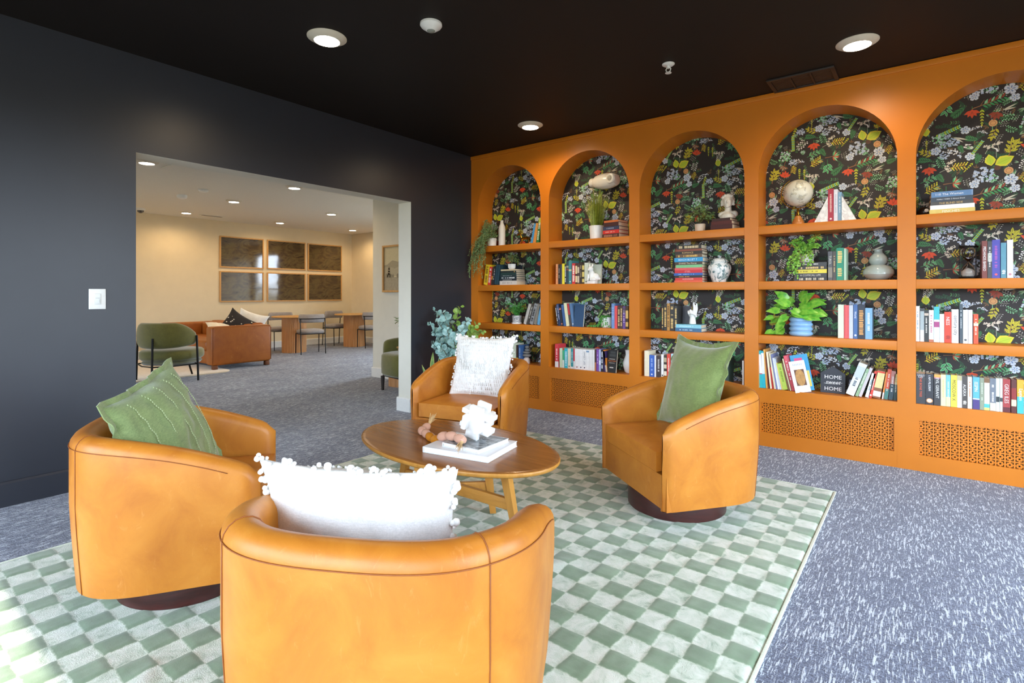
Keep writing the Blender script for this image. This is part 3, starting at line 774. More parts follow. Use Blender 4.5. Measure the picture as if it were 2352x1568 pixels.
BOOKS = [
 (5, 4, 4.002, 0.0493, 0.2, 0, 0.02, 0.125, '#3c3d40', 't:THE BONE TREE:#d9603a;h:GREG ILES:#cfcfcf', 'thick charcoal novel lettered THE BONE TREE'),
 (5, 4, 4.052, 0.0418, 0.202, 0, 0.02, 0.125, '#303238', 'h:I AM PILGRIM:#e8e8e8;o:#f0a060', 'black novel with orange and white oval'),
 (5, 4, 4.096, 0.0354, 0.204, 0, 0.02, 0.125, '#3a3a3c', 't:EVIL GERANT:#e6e6e0;b:.86:1:#b06a8a;b:.9:1:#e0a050', 'dark grey novel with sunset coloured top'),
 (5, 4, 4.131, 0.0263, 0.205, 0, 0.02, 0.125, '#e9e6a8', 'g:#c8c080', 'pale yellow paperback'),
 (5, 4, 4.158, 0.023, 0.205, 0, 0.02, 0.125, '#6fb6d8', 'b:0:.3:#e8e0a0;g:#d0e8f0', 'sky blue and yellow paperback'),
 (5, 4, 4.182, 0.0318, 0.206, 0, 0.02, 0.125, '#ead94a', 't:MOSCOW X:#1d1d18', 'yellow novel lettered MOSCOW X'),
 (5, 4, 4.214, 0.0234, 0.205, 0, 0.02, 0.125, '#efe9df', 'b:.85:1:#b7ad84', 'white paperback with khaki top'),
 (5, 4, 4.237, 0.0274, 0.204, 0, 0.02, 0.125, '#4d4743', 't:ALASKA:#e5e0d8;w:#e9e4d8', 'dark taupe book with white lettering'),
 (5, 4, 4.265, 0.0222, 0.203, 0, 0.02, 0.125, '#efd9c4', 'g:#dc7f55', 'cream book with orange lettering'),
 (5, 4, 4.29, 0.0331, 0.204, 0, 0.02, 0.125, '#5aa9d6', 'b:0:.3:#4b3c7a;b:.3:.34:#e8e8f0;h:ISSPIN:#ffffff', 'blue and white novel with purple foot'),
 (5, 4, 4.324, 0.0217, 0.203, 0, 0.02, 0.125, '#8b957f', 'g:#c3cbb5', 'grey green book'),
 (5, 4, 4.344, 0.0272, 0.203, 0, 0.02, 0.125, '#eee4d2', 'b:0:.08:#d7d070;b:.08:.2:#4fb3ae;b:.85:1:#7c5a3c', 'cream book with teal and yellow foot'),
 (5, 4, 4.372, 0.0281, 0.204, 0, 0.02, 0.125, '#6f7680', 'b:0:.25:#c9c3b0;g:#e8e8e8', 'slate grey book with stone coloured foot'),
 (5, 4, 4.4, 0.0167, 0.206, 0, 0.02, 0.125, '#dbe9dc', 'b:.28:.45:#333a3c', 'thin mint white book with black band'),
 (5, 4, 4.418, 0.0131, 0.207, 0, 0.02, 0.125, '#dde6dd', 'b:.3:.42:#3a4244', 'thinner mint white book with grey band'),
 (5, 4, 4.432, 0.0345, 0.205, 0, 0.02, 0.125, '#a03a3a', 't:GREG ILES:#f0e4dc;b:0:.15:#5b2328', 'wide dark red novel'),
 (5, 4, 4.47, 0.024, 0.205, 0, 0.02, 0.125, '#5a2a26', 'b:.2:.4:#ddd6a8;b:.4:.75:#8d2f2a', 'dark maroon book with cream label'),
 (5, 4, 4.496, 0.0307, 0.207, 0, 0.02, 0.125, '#e9a52c', 'b:0:.5:#3fb2c4;t:Laymon:#f4f4f0', 'orange and cyan book at the frame edge'),
 (5, 3, 4.0, 0.0208, 0.238, 0, 0.05, 0.14, '#eef2f2', 'g:#8fb4c8', 'white book with pale blue lettering'),
 (5, 3, 4.023, 0.0215, 0.221, 0, 0.05, 0.14, '#dfe3e4', 'b:.35:.92:#9fb0b4;b:.92:1:#3a4348', 'white book with grey title panel'),
 (5, 3, 4.045, 0.0236, 0.213, 0, 0.05, 0.14, '#2c3030', 'g:#d8dcd4;b:.82:.9:#c8b8a8', 'black paperback with white lettering'),
 (5, 3, 4.07, 0.0252, 0.212, 0, 0.05, 0.14, '#eef0ee', 'b:0:.08:#b06a50;g:#b04a78', 'white book with magenta specks'),
 (5, 3, 4.096, 0.029, 0.235, 0, 0.05, 0.14, '#3fb5bd', 'b:0:.64:#ecebe9;b:.42:.58:#a5467e', 'turquoise topped book with magenta flower'),
 (5, 3, 4.126, 0.023, 0.188, 0, 0.05, 0.14, '#f4f4f2', '-', 'short plain white book'),
 (5, 3, 4.15, 0.0363, 0.202, 0, 0.05, 0.14, '#d8452f', 'h:NESS:#f6eee8;w:#7a1f18', 'red novel lettered NESS'),
 (5, 3, 4.187, 0.035, 0.219, 0, 0.05, 0.14, '#f4f2f0', 't:century city:#1a1a1a', 'white book lettered century city'),
 (5, 3, 4.226, 0.0171, 0.254, 0, 0.05, 0.14, '#45525c', 'g:#c8d0d4', 'tall slate book'),
 (5, 3, 4.244, 0.0238, 0.217, 0, 0.05, 0.14, '#e8efee', 'd:#555a60', 'white book with teal edge'),
 (5, 3, 4.269, 0.0219, 0.217, 0, 0.05, 0.14, '#ece8f0', '-', 'white book with lilac edge'),
 (5, 3, 4.295, 0.0242, 0.19, 0, 0.05, 0.14, '#d9532f', 'b:.6:.7:#e8d8b8;g:#f0d8c0', 'short orange red paperback'),
 (5, 2, 4.336, 0.0258, 0.239, 0, 0.05, 0.15, '#7a3b34', 't:PEDANOS BAREO:#f2f2ee', 'brown book with bold white lettering'),
 (5, 2, 4.363, 0.0212, 0.235, 0, 0.05, 0.15, '#45474a', 'b:.45:.68:#b8bcb4;g:#e0e0e0', 'dark grey book with pale band'),
 (5, 2, 4.384, 0.0385, 0.243, 0, 0.05, 0.15, '#4b49a8', 'g:#b05ab0;d:#e06070', 'wide violet blue book'),
 (5, 2, 4.425, 0.026, 0.222, 0, 0.05, 0.15, '#5a93a8', 'w:#eef4f4', 'teal book with white script'),
 (5, 2, 4.454, 0.028, 0.238, 0, 0.05, 0.15, '#e9e6f2', 'd:#c08a9a', 'white book with lilac edge'),
 (4, 1, 3.484, 0.0361, 0.244, 0, 0.06, 0.15, '#a5283c', 'g:#e8c8c0;d:#f0e0e0', 'crimson book beside white bookend'),
 (4, 1, 3.521, 0.0249, 0.237, 0, 0.06, 0.15, '#dcdce6', 'g:#aab0c4', 'pale lilac book between crimson and blue books'),
 (4, 1, 3.547, 0.0233, 0.214, 0, 0.06, 0.15, '#7fa6c4', 'g:#dfeaf2', 'light blue book against white bookend'),
 (4, 2, 3.485, 0.0286, 0.214, 0, 0.05, 0.15, '#55565a', 'h:TUROL:#d8d8d0;b:.1:.45:#8a8378', 'dark grey book beside flat stack'),
 (4, 2, 3.515, 0.0215, 0.213, 0, 0.05, 0.15, '#4a4440', 'g:#d6bc80', 'dark brown book with gold lettering'),
 (4, 2, 3.538, 0.0455, 0.236, 0, 0.05, 0.15, '#1f8a6c', 'G:#e0c878', 'emerald green hardback with gold lettering'),
 (4, 2, 3.585, 0.0144, 0.23, 0, 0.05, 0.15, '#a9cdb2', '-', 'thin pale green book'),
 (4, 3, 3.548, 0.0362, 0.243, 0, 0.05, 0.15, '#dfe6cf', 'b:.0:1:#d6e0c4', 'pale green and cream book'),
 (4, 3, 3.586, 0.0307, 0.239, 0, 0.05, 0.15, '#e2585a', 'l:#a03a40', 'coral red book'),
 (4, 3, 3.617, 0.0244, 0.239, 0, 0.05, 0.15, '#c0c4d4', '-', 'lilac grey book'),
 (4, 3, 3.643, 0.0257, 0.244, 0, 0.05, 0.15, '#3f66a0', 'h:World:#eef2f8;d:#e0e8f4', 'blue book with white script'),
 (4, 3, 3.67, 0.0428, 0.245, 0, 0.05, 0.15, '#20293a', 'G:#d29a55', 'navy hardback with copper lettering'),
 (4, 3, 3.714, 0.0417, 0.221, 0, 0.05, 0.15, '#78a8cc', 'g:#dfeaf2', 'light blue book at row end'),
 (4, 4, 3.015, 0.0107, 0.162, -1.2, 0.02, 0.2, '#9fc4a4', '-', 'thin pale green picture book'),
 (4, 4, 3.027, 0.0204, 0.29, -2.1, 0.02, 0.2, '#2bb5c0', 'b:.38:.9:#eceef2;b:.36:.39:#c05070', 'turquoise and white striped picture book'),
 (4, 4, 3.048, 0.0212, 0.287, -3.1, 0.02, 0.2, '#2ab0c4', 'b:.38:.95:#e4e8ee', 'second turquoise and white picture book'),
 (4, 4, 3.071, 0.0114, 0.301, -4.0, 0.02, 0.2, '#e0a44c', '-', 'slim orange picture book'),
 (4, 4, 3.084, 0.007, 0.239, -5.0, 0.02, 0.2, '#8f4a34', '-', 'slim rust picture book'),
 (4, 4, 3.1, 0.0133, 0.284, -6.0, 0.02, 0.2, '#efe3c4', '-', 'tall cream picture book'),
 (4, 4, 3.115, 0.0119, 0.167, -6.9, 0.02, 0.2, '#b8372c', '-', 'short red picture book'),
 (4, 4, 3.129, 0.0119, 0.275, -7.8, 0.02, 0.2, '#eadfbe', '-', 'cream picture book leaning beside red one'),
 (4, 4, 3.142, 0.0119, 0.268, -8.8, 0.02, 0.2, '#7f86ae', '-', 'lavender blue picture book'),
 (4, 4, 3.155, 0.0126, 0.241, -9.7, 0.02, 0.2, '#e9eef0', '-', 'white picture book'),
 (4, 4, 3.169, 0.0109, 0.237, -10.7, 0.02, 0.2, '#c9d3e4', '-', 'pale blue picture book'),
 (4, 4, 3.182, 0.0075, 0.205, -11.6, 0.02, 0.2, '#e8d27a', '-', 'slim yellow picture book'),
 (4, 4, 3.191, 0.0334, 0.201, -12.6, 0.02, 0.2, '#b6cf5a', 'g:#7c9438', 'lime green picture book'),
 (4, 4, 3.227, 0.0115, 0.204, -13.2, 0.02, 0.2, '#7a5a40', '-', 'brown picture book'),
 (4, 4, 3.24, 0.009, 0.244, -13.2, 0.02, 0.2, '#e6d6b4', '-', 'slim beige picture book'),
 (4, 4, 3.253, 0.0225, 0.267, -13.2, 0.02, 0.2, '#df5a68', 'g:#f4f0ea', 'coral pink picture book'),
 (4, 4, 3.597, 0.0513, 0.244, 19.5, 0.05, 0.17, '#dce4e8', 'g:#3c4a58;b:.55:.9:#c2ccd2', 'wide white and grey paperback leaning right'),
 (4, 4, 3.653, 0.0186, 0.213, 19, 0.05, 0.17, '#8fae8a', 'g:#e8ece4', 'soft green paperback leaning right'),
 (4, 4, 3.674, 0.0189, 0.219, 18, 0.05, 0.17, '#c9c2c4', '-', 'pale grey paperback leaning right'),
 (4, 4, 3.713, 0.0234, 0.177, 13.5, 0.05, 0.17, '#e8ecee', 'g:#5a8088', 'slim white paperback leaning right'),
 (4, 4, 3.733, 0.0194, 0.193, 11, 0.05, 0.17, '#df4538', 'd:#ffffff;g:#f4dcd4', 'red paperback with white dot'),
 (4, 4, 3.755, 0.0468, 0.193, 9, 0.05, 0.17, '#dfcf92', 'b:.93:1:#d8452f;b:0:.38:#8a5a3c;b:.06:.26:#e8dcd0', 'wide tan paperback with red top'),
 (4, 4, 3.81, 0.0097, 0.191, 7.5, 0.05, 0.17, '#e58a3c', 'b:0:.25:#e8e8e4', 'slim orange paperback'),
 (4, 4, 3.822, 0.0229, 0.212, 6.5, 0.05, 0.17, '#d9563a', 'b:0:.35:#4a8a84;g:#f2e4d4', 'orange red paperback with teal foot'),
 (4, 4, 3.848, 0.0254, 0.201, 5.5, 0.05, 0.17, '#3b5460', 'b:.55:1:#c08880;g:#e8ecec', 'dark blue paperback with pink top'),
 (4, 4, 3.877, 0.0198, 0.182, 2, 0.05, 0.17, '#2f4a48', 'b:.6:1:#c8b878;g:#c8d0c8', 'dark green paperback against the upright'),
 (3, 3, 2.214, 0.0178, 0.218, 0, 0.05, 0.16, '#2c2820', 'G:#d9b46a', 'thin black book with gold lettering'),
 (3, 3, 2.234, 0.0275, 0.234, 0, 0.05, 0.16, '#37332e', 'G:#d9b46a', 'black book with gilt bands'),
 (3, 3, 2.263, 0.0259, 0.237, 0, 0.05, 0.16, '#b98a45', 'G:#6a4a20', 'gold coloured hardback'),
 (3, 3, 2.291, 0.0361, 0.233, 0, 0.05, 0.16, '#35322f', 'G:#e0c078', 'wide black book with large gold letters'),
 (3, 3, 2.329, 0.0262, 0.215, 0, 0.05, 0.16, '#3a3836', 'G:#e0c078', 'charcoal book beside pale blue stack'),
 (3, 4, 2.061, 0.0456, 0.226, 0, 0.03, 0.15, '#e6dcc0', '-', 'cream book at row start'),
 (3, 4, 2.109, 0.0457, 0.191, 0, 0.03, 0.15, '#3a63b8', 'd:#e8eef8;g:#9ab4e0', 'bright blue paperback'),
 (3, 4, 2.157, 0.0137, 0.191, 0, 0.03, 0.15, '#e8e8ee', '-', 'thin white paperback'),
 (3, 4, 2.173, 0.0436, 0.189, 0, 0.03, 0.15, '#3f3638', 'g:#d8d4d0', 'dark plum paperback'),
 (3, 4, 2.218, 0.0226, 0.204, 0, 0.03, 0.15, '#eceae6', 'd:#3c3c3c', 'slim white book beside photo spine'),
 (3, 4, 2.242, 0.026, 0.197, 0, 0.03, 0.15, '#3f3830', 'b:.1:.3:#e0d6c0;b:.42:.6:#d8ccb0;b:.7:.9:#b8a888', 'black and tan photo spine paperback'),
 (3, 4, 2.27, 0.0307, 0.21, 0, 0.03, 0.15, '#dd4a3a', 'g:#f4e4dc', 'bright red paperback'),
 (3, 4, 2.306, 0.0428, 0.215, 0, 0.03, 0.15, '#b9dbe8', '-', 'pale blue paperback beside flat pile'),
 (3, 4, 2.548, 0.0368, 0.194, 0, 0.03, 0.15, '#e5705a', 'G:#f4e0d4', 'coral paperback showing above green pillow'),
 (3, 4, 2.588, 0.025, 0.195, 0, 0.03, 0.15, '#3a4258', 'b:.5:.8:#d8dce4', 'navy and white paperback showing above green pillow'),
 (3, 4, 2.615, 0.0267, 0.201, 0, 0.03, 0.15, '#3a3432', 'G:#e58a4a', 'black paperback with orange letters above green pillow'),
 (3, 4, 2.644, 0.0277, 0.205, 0, 0.03, 0.15, '#2c3230', '-', 'black paperback showing above green pillow'),
 (3, 4, 2.673, 0.0275, 0.207, 0, 0.03, 0.15, '#e07a44', 'b:.7:.95:#3c3430', 'orange and black paperback above green pillow'),
 (3, 4, 2.703, 0.0507, 0.208, 0, 0.03, 0.15, '#c8a890', 'G:#4a3430', 'wide tan paperback above green pillow'),
 (3, 4, 2.757, 0.0305, 0.21, 0, 0.03, 0.15, '#2e4038', 'b:.75:.95:#e8e8e0', 'dark green paperback with white label above pillow'),
 (3, 4, 2.892, 0.013, 0.2, 0, 0.03, 0.15, '#e8e4e0', '-', 'white book beside the upright right of pillow'),
 (2, 2, 1.111, 0.0248, 0.202, 0, 0.04, 0.14, '#e39a68', 'g:#c06a3c', 'peach coloured book'),
 (2, 2, 1.142, 0.0167, 0.199, 0, 0.04, 0.14, '#2e2a28', 'b:.05:.95:#3a3432;g:#e8e4de', 'thin black book with white lettering'),
 (2, 2, 1.163, 0.0201, 0.197, 0, 0.04, 0.14, '#4a4450', '-', 'dark plum book'),
 (2, 2, 1.185, 0.0296, 0.204, 0, 0.04, 0.14, '#ecdf3c', '-', 'bright yellow book'),
 (2, 2, 1.216, 0.0173, 0.195, 0, 0.04, 0.14, '#25292c', 'G:#d8dcdc', 'slim black book with white lettering'),
 (2, 2, 1.234, 0.0266, 0.226, 0, 0.04, 0.14, '#2f4650', 'b:.6:.68:#8a4a44;b:.72:.8:#a0a080', 'tall dark slate book'),
 (2, 2, 1.262, 0.0341, 0.23, 0, 0.04, 0.14, '#4a8a8e', 'b:.55:.63:#c8c8a0;d:#dfe8e4', 'tall teal book'),
 (2, 2, 1.301, 0.0347, 0.203, 0, 0.04, 0.14, '#d33a3c', 'G:#f6e8e0', 'red book with white lettering'),
 (2, 2, 1.338, 0.0227, 0.197, 0, 0.04, 0.14, '#4a2e2a', 'b:.08:.4:#e8d2a0;b:.5:.9:#e8d2a0', 'brown book with two cream panels'),
 (2, 2, 1.363, 0.0209, 0.194, 0, 0.04, 0.14, '#5a4440', 'b:.06:.4:#d8c4ac;b:.55:.85:#d8c4ac', 'brown grey book with tan panels'),
 (2, 2, 1.386, 0.0265, 0.213, 0, 0.04, 0.14, '#3c302c', 'g:#b8a880', 'dark chocolate book'),
 (2, 2, 1.414, 0.0247, 0.194, 0, 0.04, 0.14, '#4c4020', 'b:.08:.25:#e0cc70;b:.35:.6:#e0cc70;b:.7:.92:#e0cc70', 'black book with three yellow panels'),
 (2, 2, 1.441, 0.0376, 0.204, 0, 0.04, 0.14, '#d6dccb', 'd:#3c4438', 'pale sage book beside white rabbit'),
 (2, 3, 1.123, 0.0149, 0.197, -8.3, 0.05, 0.15, '#2c3444', 'G:#dfe4ea', 'navy book with white lettering leaning left'),
 (2, 3, 1.141, 0.0249, 0.221, -8.3, 0.05, 0.15, '#2c3c60', 'g:#c8d0e0;b:.8:.95:#4a5a84', 'dark blue paperback leaning left'),
 (2, 3, 1.167, 0.0247, 0.191, -8.3, 0.05, 0.15, '#2e2c34', 'd:#e08060;b:.85:.92:#e08060', 'black book with orange dots leaning left'),
 (2, 3, 1.197, 0.0293, 0.213, -8.3, 0.05, 0.15, '#3c5f94', '-', 'mid blue book leaning left'),
 (2, 3, 1.229, 0.0351, 0.231, -8.3, 0.05, 0.15, '#dfdcb4', '-', 'cream book leaning left'),
 (2, 3, 1.269, 0.0228, 0.227, -8.3, 0.05, 0.15, '#4a4648', 'b:.5:1:#b8323a', 'grey and red book leaning left'),
 (2, 3, 1.295, 0.0275, 0.229, -8.3, 0.05, 0.15, '#5a7ca4', 'd:#e0e8f0', 'slate blue spined book leaning left'),
 (2, 3, 1.736, 0.0304, 0.232, 0, 0.03, 0.14, '#6f90c4', 'g:#aac0e0', 'tall periwinkle book'),
 (2, 3, 1.767, 0.028, 0.21, 0, 0.03, 0.14, '#dd4f50', '-', 'salmon red book'),
 (2, 3, 1.798, 0.0256, 0.207, 0, 0.03, 0.14, '#4a3a34', 'G:#d8b880', 'brown book with tan lettering'),
 (2, 3, 1.825, 0.0223, 0.207, 0, 0.03, 0.14, '#4c3c30', 'G:#e0c080', 'brown book with gold blocks'),
 (2, 3, 1.849, 0.0274, 0.207, 0, 0.03, 0.14, '#6b4a92', 'b:.7:.96:#584860;g:#e8d8e8', 'purple paperback'),
 (2, 3, 1.878, 0.0278, 0.211, 0, 0.03, 0.14, '#4a3420', 'b:.1:.3:#d8b060;b:.45:.8:#e0bc70', 'brown and amber paperback against upright'),
 (2, 4, 1.107, 0.0428, 0.232, 0, 0.03, 0.14, '#d8404a', 'b:0:.25:#f0eeec;g:#f4dcdc', 'tall red and white paperback'),
 (2, 4, 1.161, 0.0336, 0.193, 0, 0.03, 0.14, '#d4e4c4', '-', 'pale green paperback'),
 (2, 4, 1.196, 0.0222, 0.195, 0, 0.03, 0.14, '#4fb484', 'b:.9:1:#c84a3c;b:0:.4:#e0e8dc', 'green paperback with red top'),
 (2, 4, 1.22, 0.0356, 0.195, 0, 0.03, 0.14, '#33b8cc', 'G:#c8eef4', 'turquoise paperback'),
 (2, 4, 1.257, 0.0347, 0.196, 0, 0.03, 0.14, '#e9dfc4', 'd:#6a5a40', 'cream paperback'),
 (2, 4, 1.293, 0.0278, 0.199, 0, 0.03, 0.14, '#3f9aa0', 'g:#d8ecec;b:0:.1:#e8e8e8', 'teal paperback'),
 (2, 4, 1.322, 0.0156, 0.199, 0, 0.03, 0.14, '#e8e4e2', 'b:.38:1:#d83a48', 'slim red topped white paperback'),
 (2, 4, 1.34, 0.0464, 0.199, 0, 0.03, 0.14, '#f2f0ee', 'd:#8a3a3a', 'white paperback with dark red leaf'),
 (2, 4, 1.387, 0.0401, 0.198, 0, 0.03, 0.14, '#f3f1f0', 'd:#3c4460', 'white paperback with navy dot'),
 (2, 4, 1.429, 0.0362, 0.199, 0, 0.03, 0.14, '#f4f2f0', 't:SWEET LIES:#5a6070;d:#3c4460', 'white paperback lettered SWEET LIES'),
 (2, 4, 1.466, 0.0313, 0.199, 0, 0.03, 0.14, '#f2f0ee', 'b:.86:.94:#7a9ab8', 'white paperback with blue stamp'),
 (2, 4, 1.499, 0.0196, 0.2, 0, 0.03, 0.14, '#efedea', '-', 'plain white paperback beside stamped one'),
 (2, 4, 1.519, 0.0183, 0.201, 0, 0.03, 0.14, '#edebe8', '-', 'second plain white paperback'),
 (2, 4, 1.539, 0.0182, 0.201, 0, 0.03, 0.14, '#ebe9e6', '-', 'third plain white paperback'),
 (2, 4, 1.559, 0.0159, 0.205, 0, 0.03, 0.14, '#4a3430', 'b:0:.4:#c07a50', 'slim brown paperback'),
 (2, 4, 1.577, 0.0237, 0.209, 0, 0.03, 0.14, '#7a4aa0', 'g:#d8c0e4', 'violet paperback'),
 (2, 4, 1.603, 0.0208, 0.209, 0, 0.03, 0.14, '#a8b0d8', 'b:.3:.5:#e0e4f4', 'lilac blue paperback'),
 (2, 4, 1.626, 0.0234, 0.208, 0, 0.03, 0.14, '#2b2f3c', 'G:#dfe4ec', 'black paperback with white letters'),
 (2, 4, 1.651, 0.0233, 0.196, -0.7, 0.03, 0.14, '#3a2a58', '-', 'dark purple paperback'),
 (2, 4, 1.677, 0.0174, 0.208, -9.5, 0.03, 0.14, '#e58a34', 'b:0:.3:#c8b8a8', 'orange spined book leaning left'),
 (1, 1, 0.789, 0.0261, 0.208, 13, 0.05, 0.15, '#4f9ed8', '-', 'sky blue book leaning right'),
 (1, 1, 0.82, 0.0356, 0.207, 11, 0.05, 0.15, '#e39a4c', '-', 'orange book leaning right'),
 (1, 1, 0.861, 0.0344, 0.258, 8, 0.05, 0.15, '#2f7a44', 'G:#e4e8d0;b:.8:1:#b8cc50', 'green book leaning on the upright'),
 (1, 2, 0.16, 0.0551, 0.226, 8.5, 0.03, 0.15, '#e9c92c', 'G:#8a6a20', 'yellow book leaning right'),
 (1, 2, 0.218, 0.0409, 0.2, 8.3, 0.03, 0.15, '#d8402f', 'G:#f4dcd0', 'red orange book'),
 (1, 2, 0.263, 0.0181, 0.199, 8, 0.03, 0.15, '#4a3a30', 'b:.3:.5:#d89a40', 'dark brown book'),
 (1, 2, 0.284, 0.024, 0.21, 8, 0.03, 0.15, '#2c2c30', 'g:#d8d8d8', 'black book beside navy one'),
 (1, 2, 0.312, 0.0589, 0.221, 8, 0.03, 0.15, '#24404c', 'l:#4a6a74', 'deep petrol hardback'),
 (1, 3, 0.696, 0.0351, 0.222, 18.8, 0.05, 0.15, '#c8c4bc', 'l:#3a3a3a', 'grey book leaning right'),
 (1, 3, 0.737, 0.0308, 0.227, 18, 0.05, 0.15, '#4a4640', 'g:#e0dcd4', 'dark grey book leaning right'),
 (1, 3, 0.776, 0.041, 0.225, 17.2, 0.05, 0.15, '#9a9c9e', 'G:#2e2e30', 'silver book with black lettering leaning right'),
 (1, 3, 0.826, 0.0391, 0.218, 15, 0.05, 0.15, '#8f8a80', 'l:#4a463e', 'stone grey book leaning right'),
 (1, 3, 0.874, 0.0329, 0.19, 9, 0.05, 0.15, '#6fb2dc', '-', 'light blue book leaning on the upright'),
 (1, 4, 0.17, 0.0535, 0.213, 0, 0.03, 0.14, '#5a3a5c', 'G:#d8c8d8', 'purple book behind white pillow'),
 (1, 4, 0.229, 0.0241, 0.212, 0, 0.03, 0.14, '#7a5a50', '-', 'brown book behind white pillow'),
 (1, 4, 0.256, 0.0252, 0.209, 0, 0.03, 0.14, '#c8b070', '-', 'slim tan book behind white pillow'),
 (1, 4, 0.558, 0.056, 0.209, 0, 0.03, 0.14, '#dfe8d0', 'l:#a0b4a0', 'pale green tall book beside white pillow'),
 (1, 4, 0.616, 0.0266, 0.193, 0, 0.03, 0.14, '#3c2c28', 'b:0:.3:#e8d23a', 'slim black and yellow book'),
 (1, 4, 0.647, 0.0352, 0.196, 0, 0.03, 0.14, '#3a5f94', 'g:#b8cce4', 'blue book behind stacked stones'),
]
# ------------------------------------------------------------------ books
M_pages = None
def m_pages():
    t = NT('book_pages'); f = t.noise(t.coords((900, 900, 6)), 1.0, 2)
    t.color(t.ramp(f, [(.35, '#cdbf9f'), (.65, '#efe6cf')])).set(Roughness=.8); return t.m
M_pages = m_pages()
def cloth(c): return plain(c, .42, var=.05, scale=60, name='cover_'+c.strip('#'))
def deco_apply(m, deco, w, h, mats):
    """marks on the spine plane (x width, z height), just proud of y=0"""
    off = [0.0004]
    def mat(c):
        mm = plain(c, .45, var=0, name='ink_'+c.strip('#'))
        if mm not in mats: mats.append(mm)
        return mats.index(mm)
    def rect(x0, x1, z0, z1, c):
        y = -off[0]; m.add([(x0, y, z0), (x1, y, z0), (x1, y, z1), (x0, y, z1)], [(0, 1, 2, 3)], mat(c))
    def vtext(body, c, zc, fit, size):
        M = TR(w/2, -off[0]-.0003, zc) @ Matrix(((0, 1, 0, 0), (0, 0, -1, 0), (-1, 0, 0, 0), (0, 0, 0, 1)))
        m.text(body, size, mat(c), M, fit)
    R = random.Random(int(w*1e5)+int(h*1e4))
    items = [d for d in deco.split(';') if d != '-']
    for d in items:
        off[0] += .0001
        a = d.split(':'); k = a[0]
        if k == 'b': rect(.0004, w-.0004, float(a[1])*h+.0004, float(a[2])*h-.0004, a[3])
        elif k == 't': vtext(a[1], a[2], h*(.56 if len(items) > 1 else .52), h*.66, w*.78)
        elif k == 'h':
            if a[1] == 'GREG ILES':
                for q, wd in enumerate(('GREG', 'ILES')):
                    m.text(wd, w*.32, mat(a[2]), TR(w/2, -off[0]-.0003, h*(.95-.055*q)) @ RX(PI/2), w*.8)
            else: vtext(a[1], a[2], h*.70, h*.5, w*.72)
        elif k == 'l':
            for x in (.18, .78): rect(w*x, w*(x+.05), h*.04, h*.96, a[1])
        elif k == 'd':
            r = min(w*.3, .007); n = 10; zc = h*.07+r
            y = -off[0]; m.add([(w/2+r*math.cos(2*PI*i/n), y, zc+r*math.sin(2*PI*i/n)) for i in range(n)], [tuple(range(n))], mat(a[1]))
        elif k == 'o':
            n = 16; zc = h*.13
            for (rx, rz, c) in ((w*.4, h*.075, a[1]), (w*.3, h*.055, '#f4efe6')):
                off[0] += .0002; y = -off[0]
                m.add([(w/2+rx*math.cos(2*PI*i/n), y, zc+rz*math.sin(2*PI*i/n)) for i in range(n)], [tuple(range(n))], mat(c))
        elif k == 'w':
            for q in range(4):
                zc = h*(.12+.03*q); rect(w*(.2+.1*(q % 2)), w*(.75+.05*(q % 3)), zc, zc+h*.018, a[1])
        elif k in ('g', 'G'):
            # rows of small lettering marks
            z = h*(.9 if k == 'G' else .84); z1 = h*(.14 if k == 'G' else .3); big = .62 if k == 'G' else .34
            while z > z1:
                L = h*R.uniform(.02, .06 if k == 'G' else .035)
                if R.random() < .82: rect(w*(.5-big/2), w*(.5+big/2*R.uniform(.7, 1)), z-L, z, a[1])
                z -= L+h*R.uniform(.008, .02)
def book_parts(root, w, h, dep, col, deco, hard=True):
    tk = .0028 if hard else .0014; ov = .003 if hard else 0
    m = MB(); mats = [cloth(col)]
    r = min(.004, w*.25)
    m.box((tk/2, dep/2, h/2), (tk, dep, h)); m.box((w-tk/2, dep/2, h/2), (tk, dep, h))
    n = 5; prof = [(w*i/n, -.0 if i in (0, n) else -.0) for i in range(n+1)]
    m.box((w/2, tk*.75, h/2), (w-2*tk, tk*1.5, h))
    deco_apply(m, deco, w, h, mats)
    c = m.build('cover', mats, root, smooth=False)
    p = MB().box((w/2, (dep-ov)/2+.002, h/2), (max(w-2*tk-.0004, .001), dep-ov-.006, h-2*ov-.002)).build('pages', M_pages, root, smooth=False)
    return c, p
ARCHN = {1: 'leftmost arch', 2: 'second arch', 3: 'middle arch', 4: 'fourth arch', 5: 'rightmost arch'}
SHN = {1: 'top shelf', 2: 'second shelf', 3: 'third shelf', 4: 'bottom shelf'}
SHEL = {1: 1.71, 2: 1.28, 3: .861, 4: .447}
for (bay, sh, x, w, h, lean, y, dep, col, deco, desc) in BOOKS:
    z = SHEL[sh]+.0006
    ceil_ = {1: 9, 2: 1.71-SHT, 3: 1.28-SHT, 4: .861-SHT}[sh]
    h = min(h, (ceil_-z-.006)/max(.5, math.cos(rad(lean))))
    w = w-.0006
    th = rad(lean); zz = z+(w*math.sin(th) if th > 0 else 0)
    lab = '%s, %s of %s' % (desc, SHN[sh], ARCHN[bay])
    o = thing('book', lab, 'book', (x, y, zz), 0, 'books on the %s of the %s' % (SHN[sh], ARCHN[bay]))
    o.rotation_euler = (0, th, 0)
    book_parts(o, w, h, dep, col, deco, h > .2)
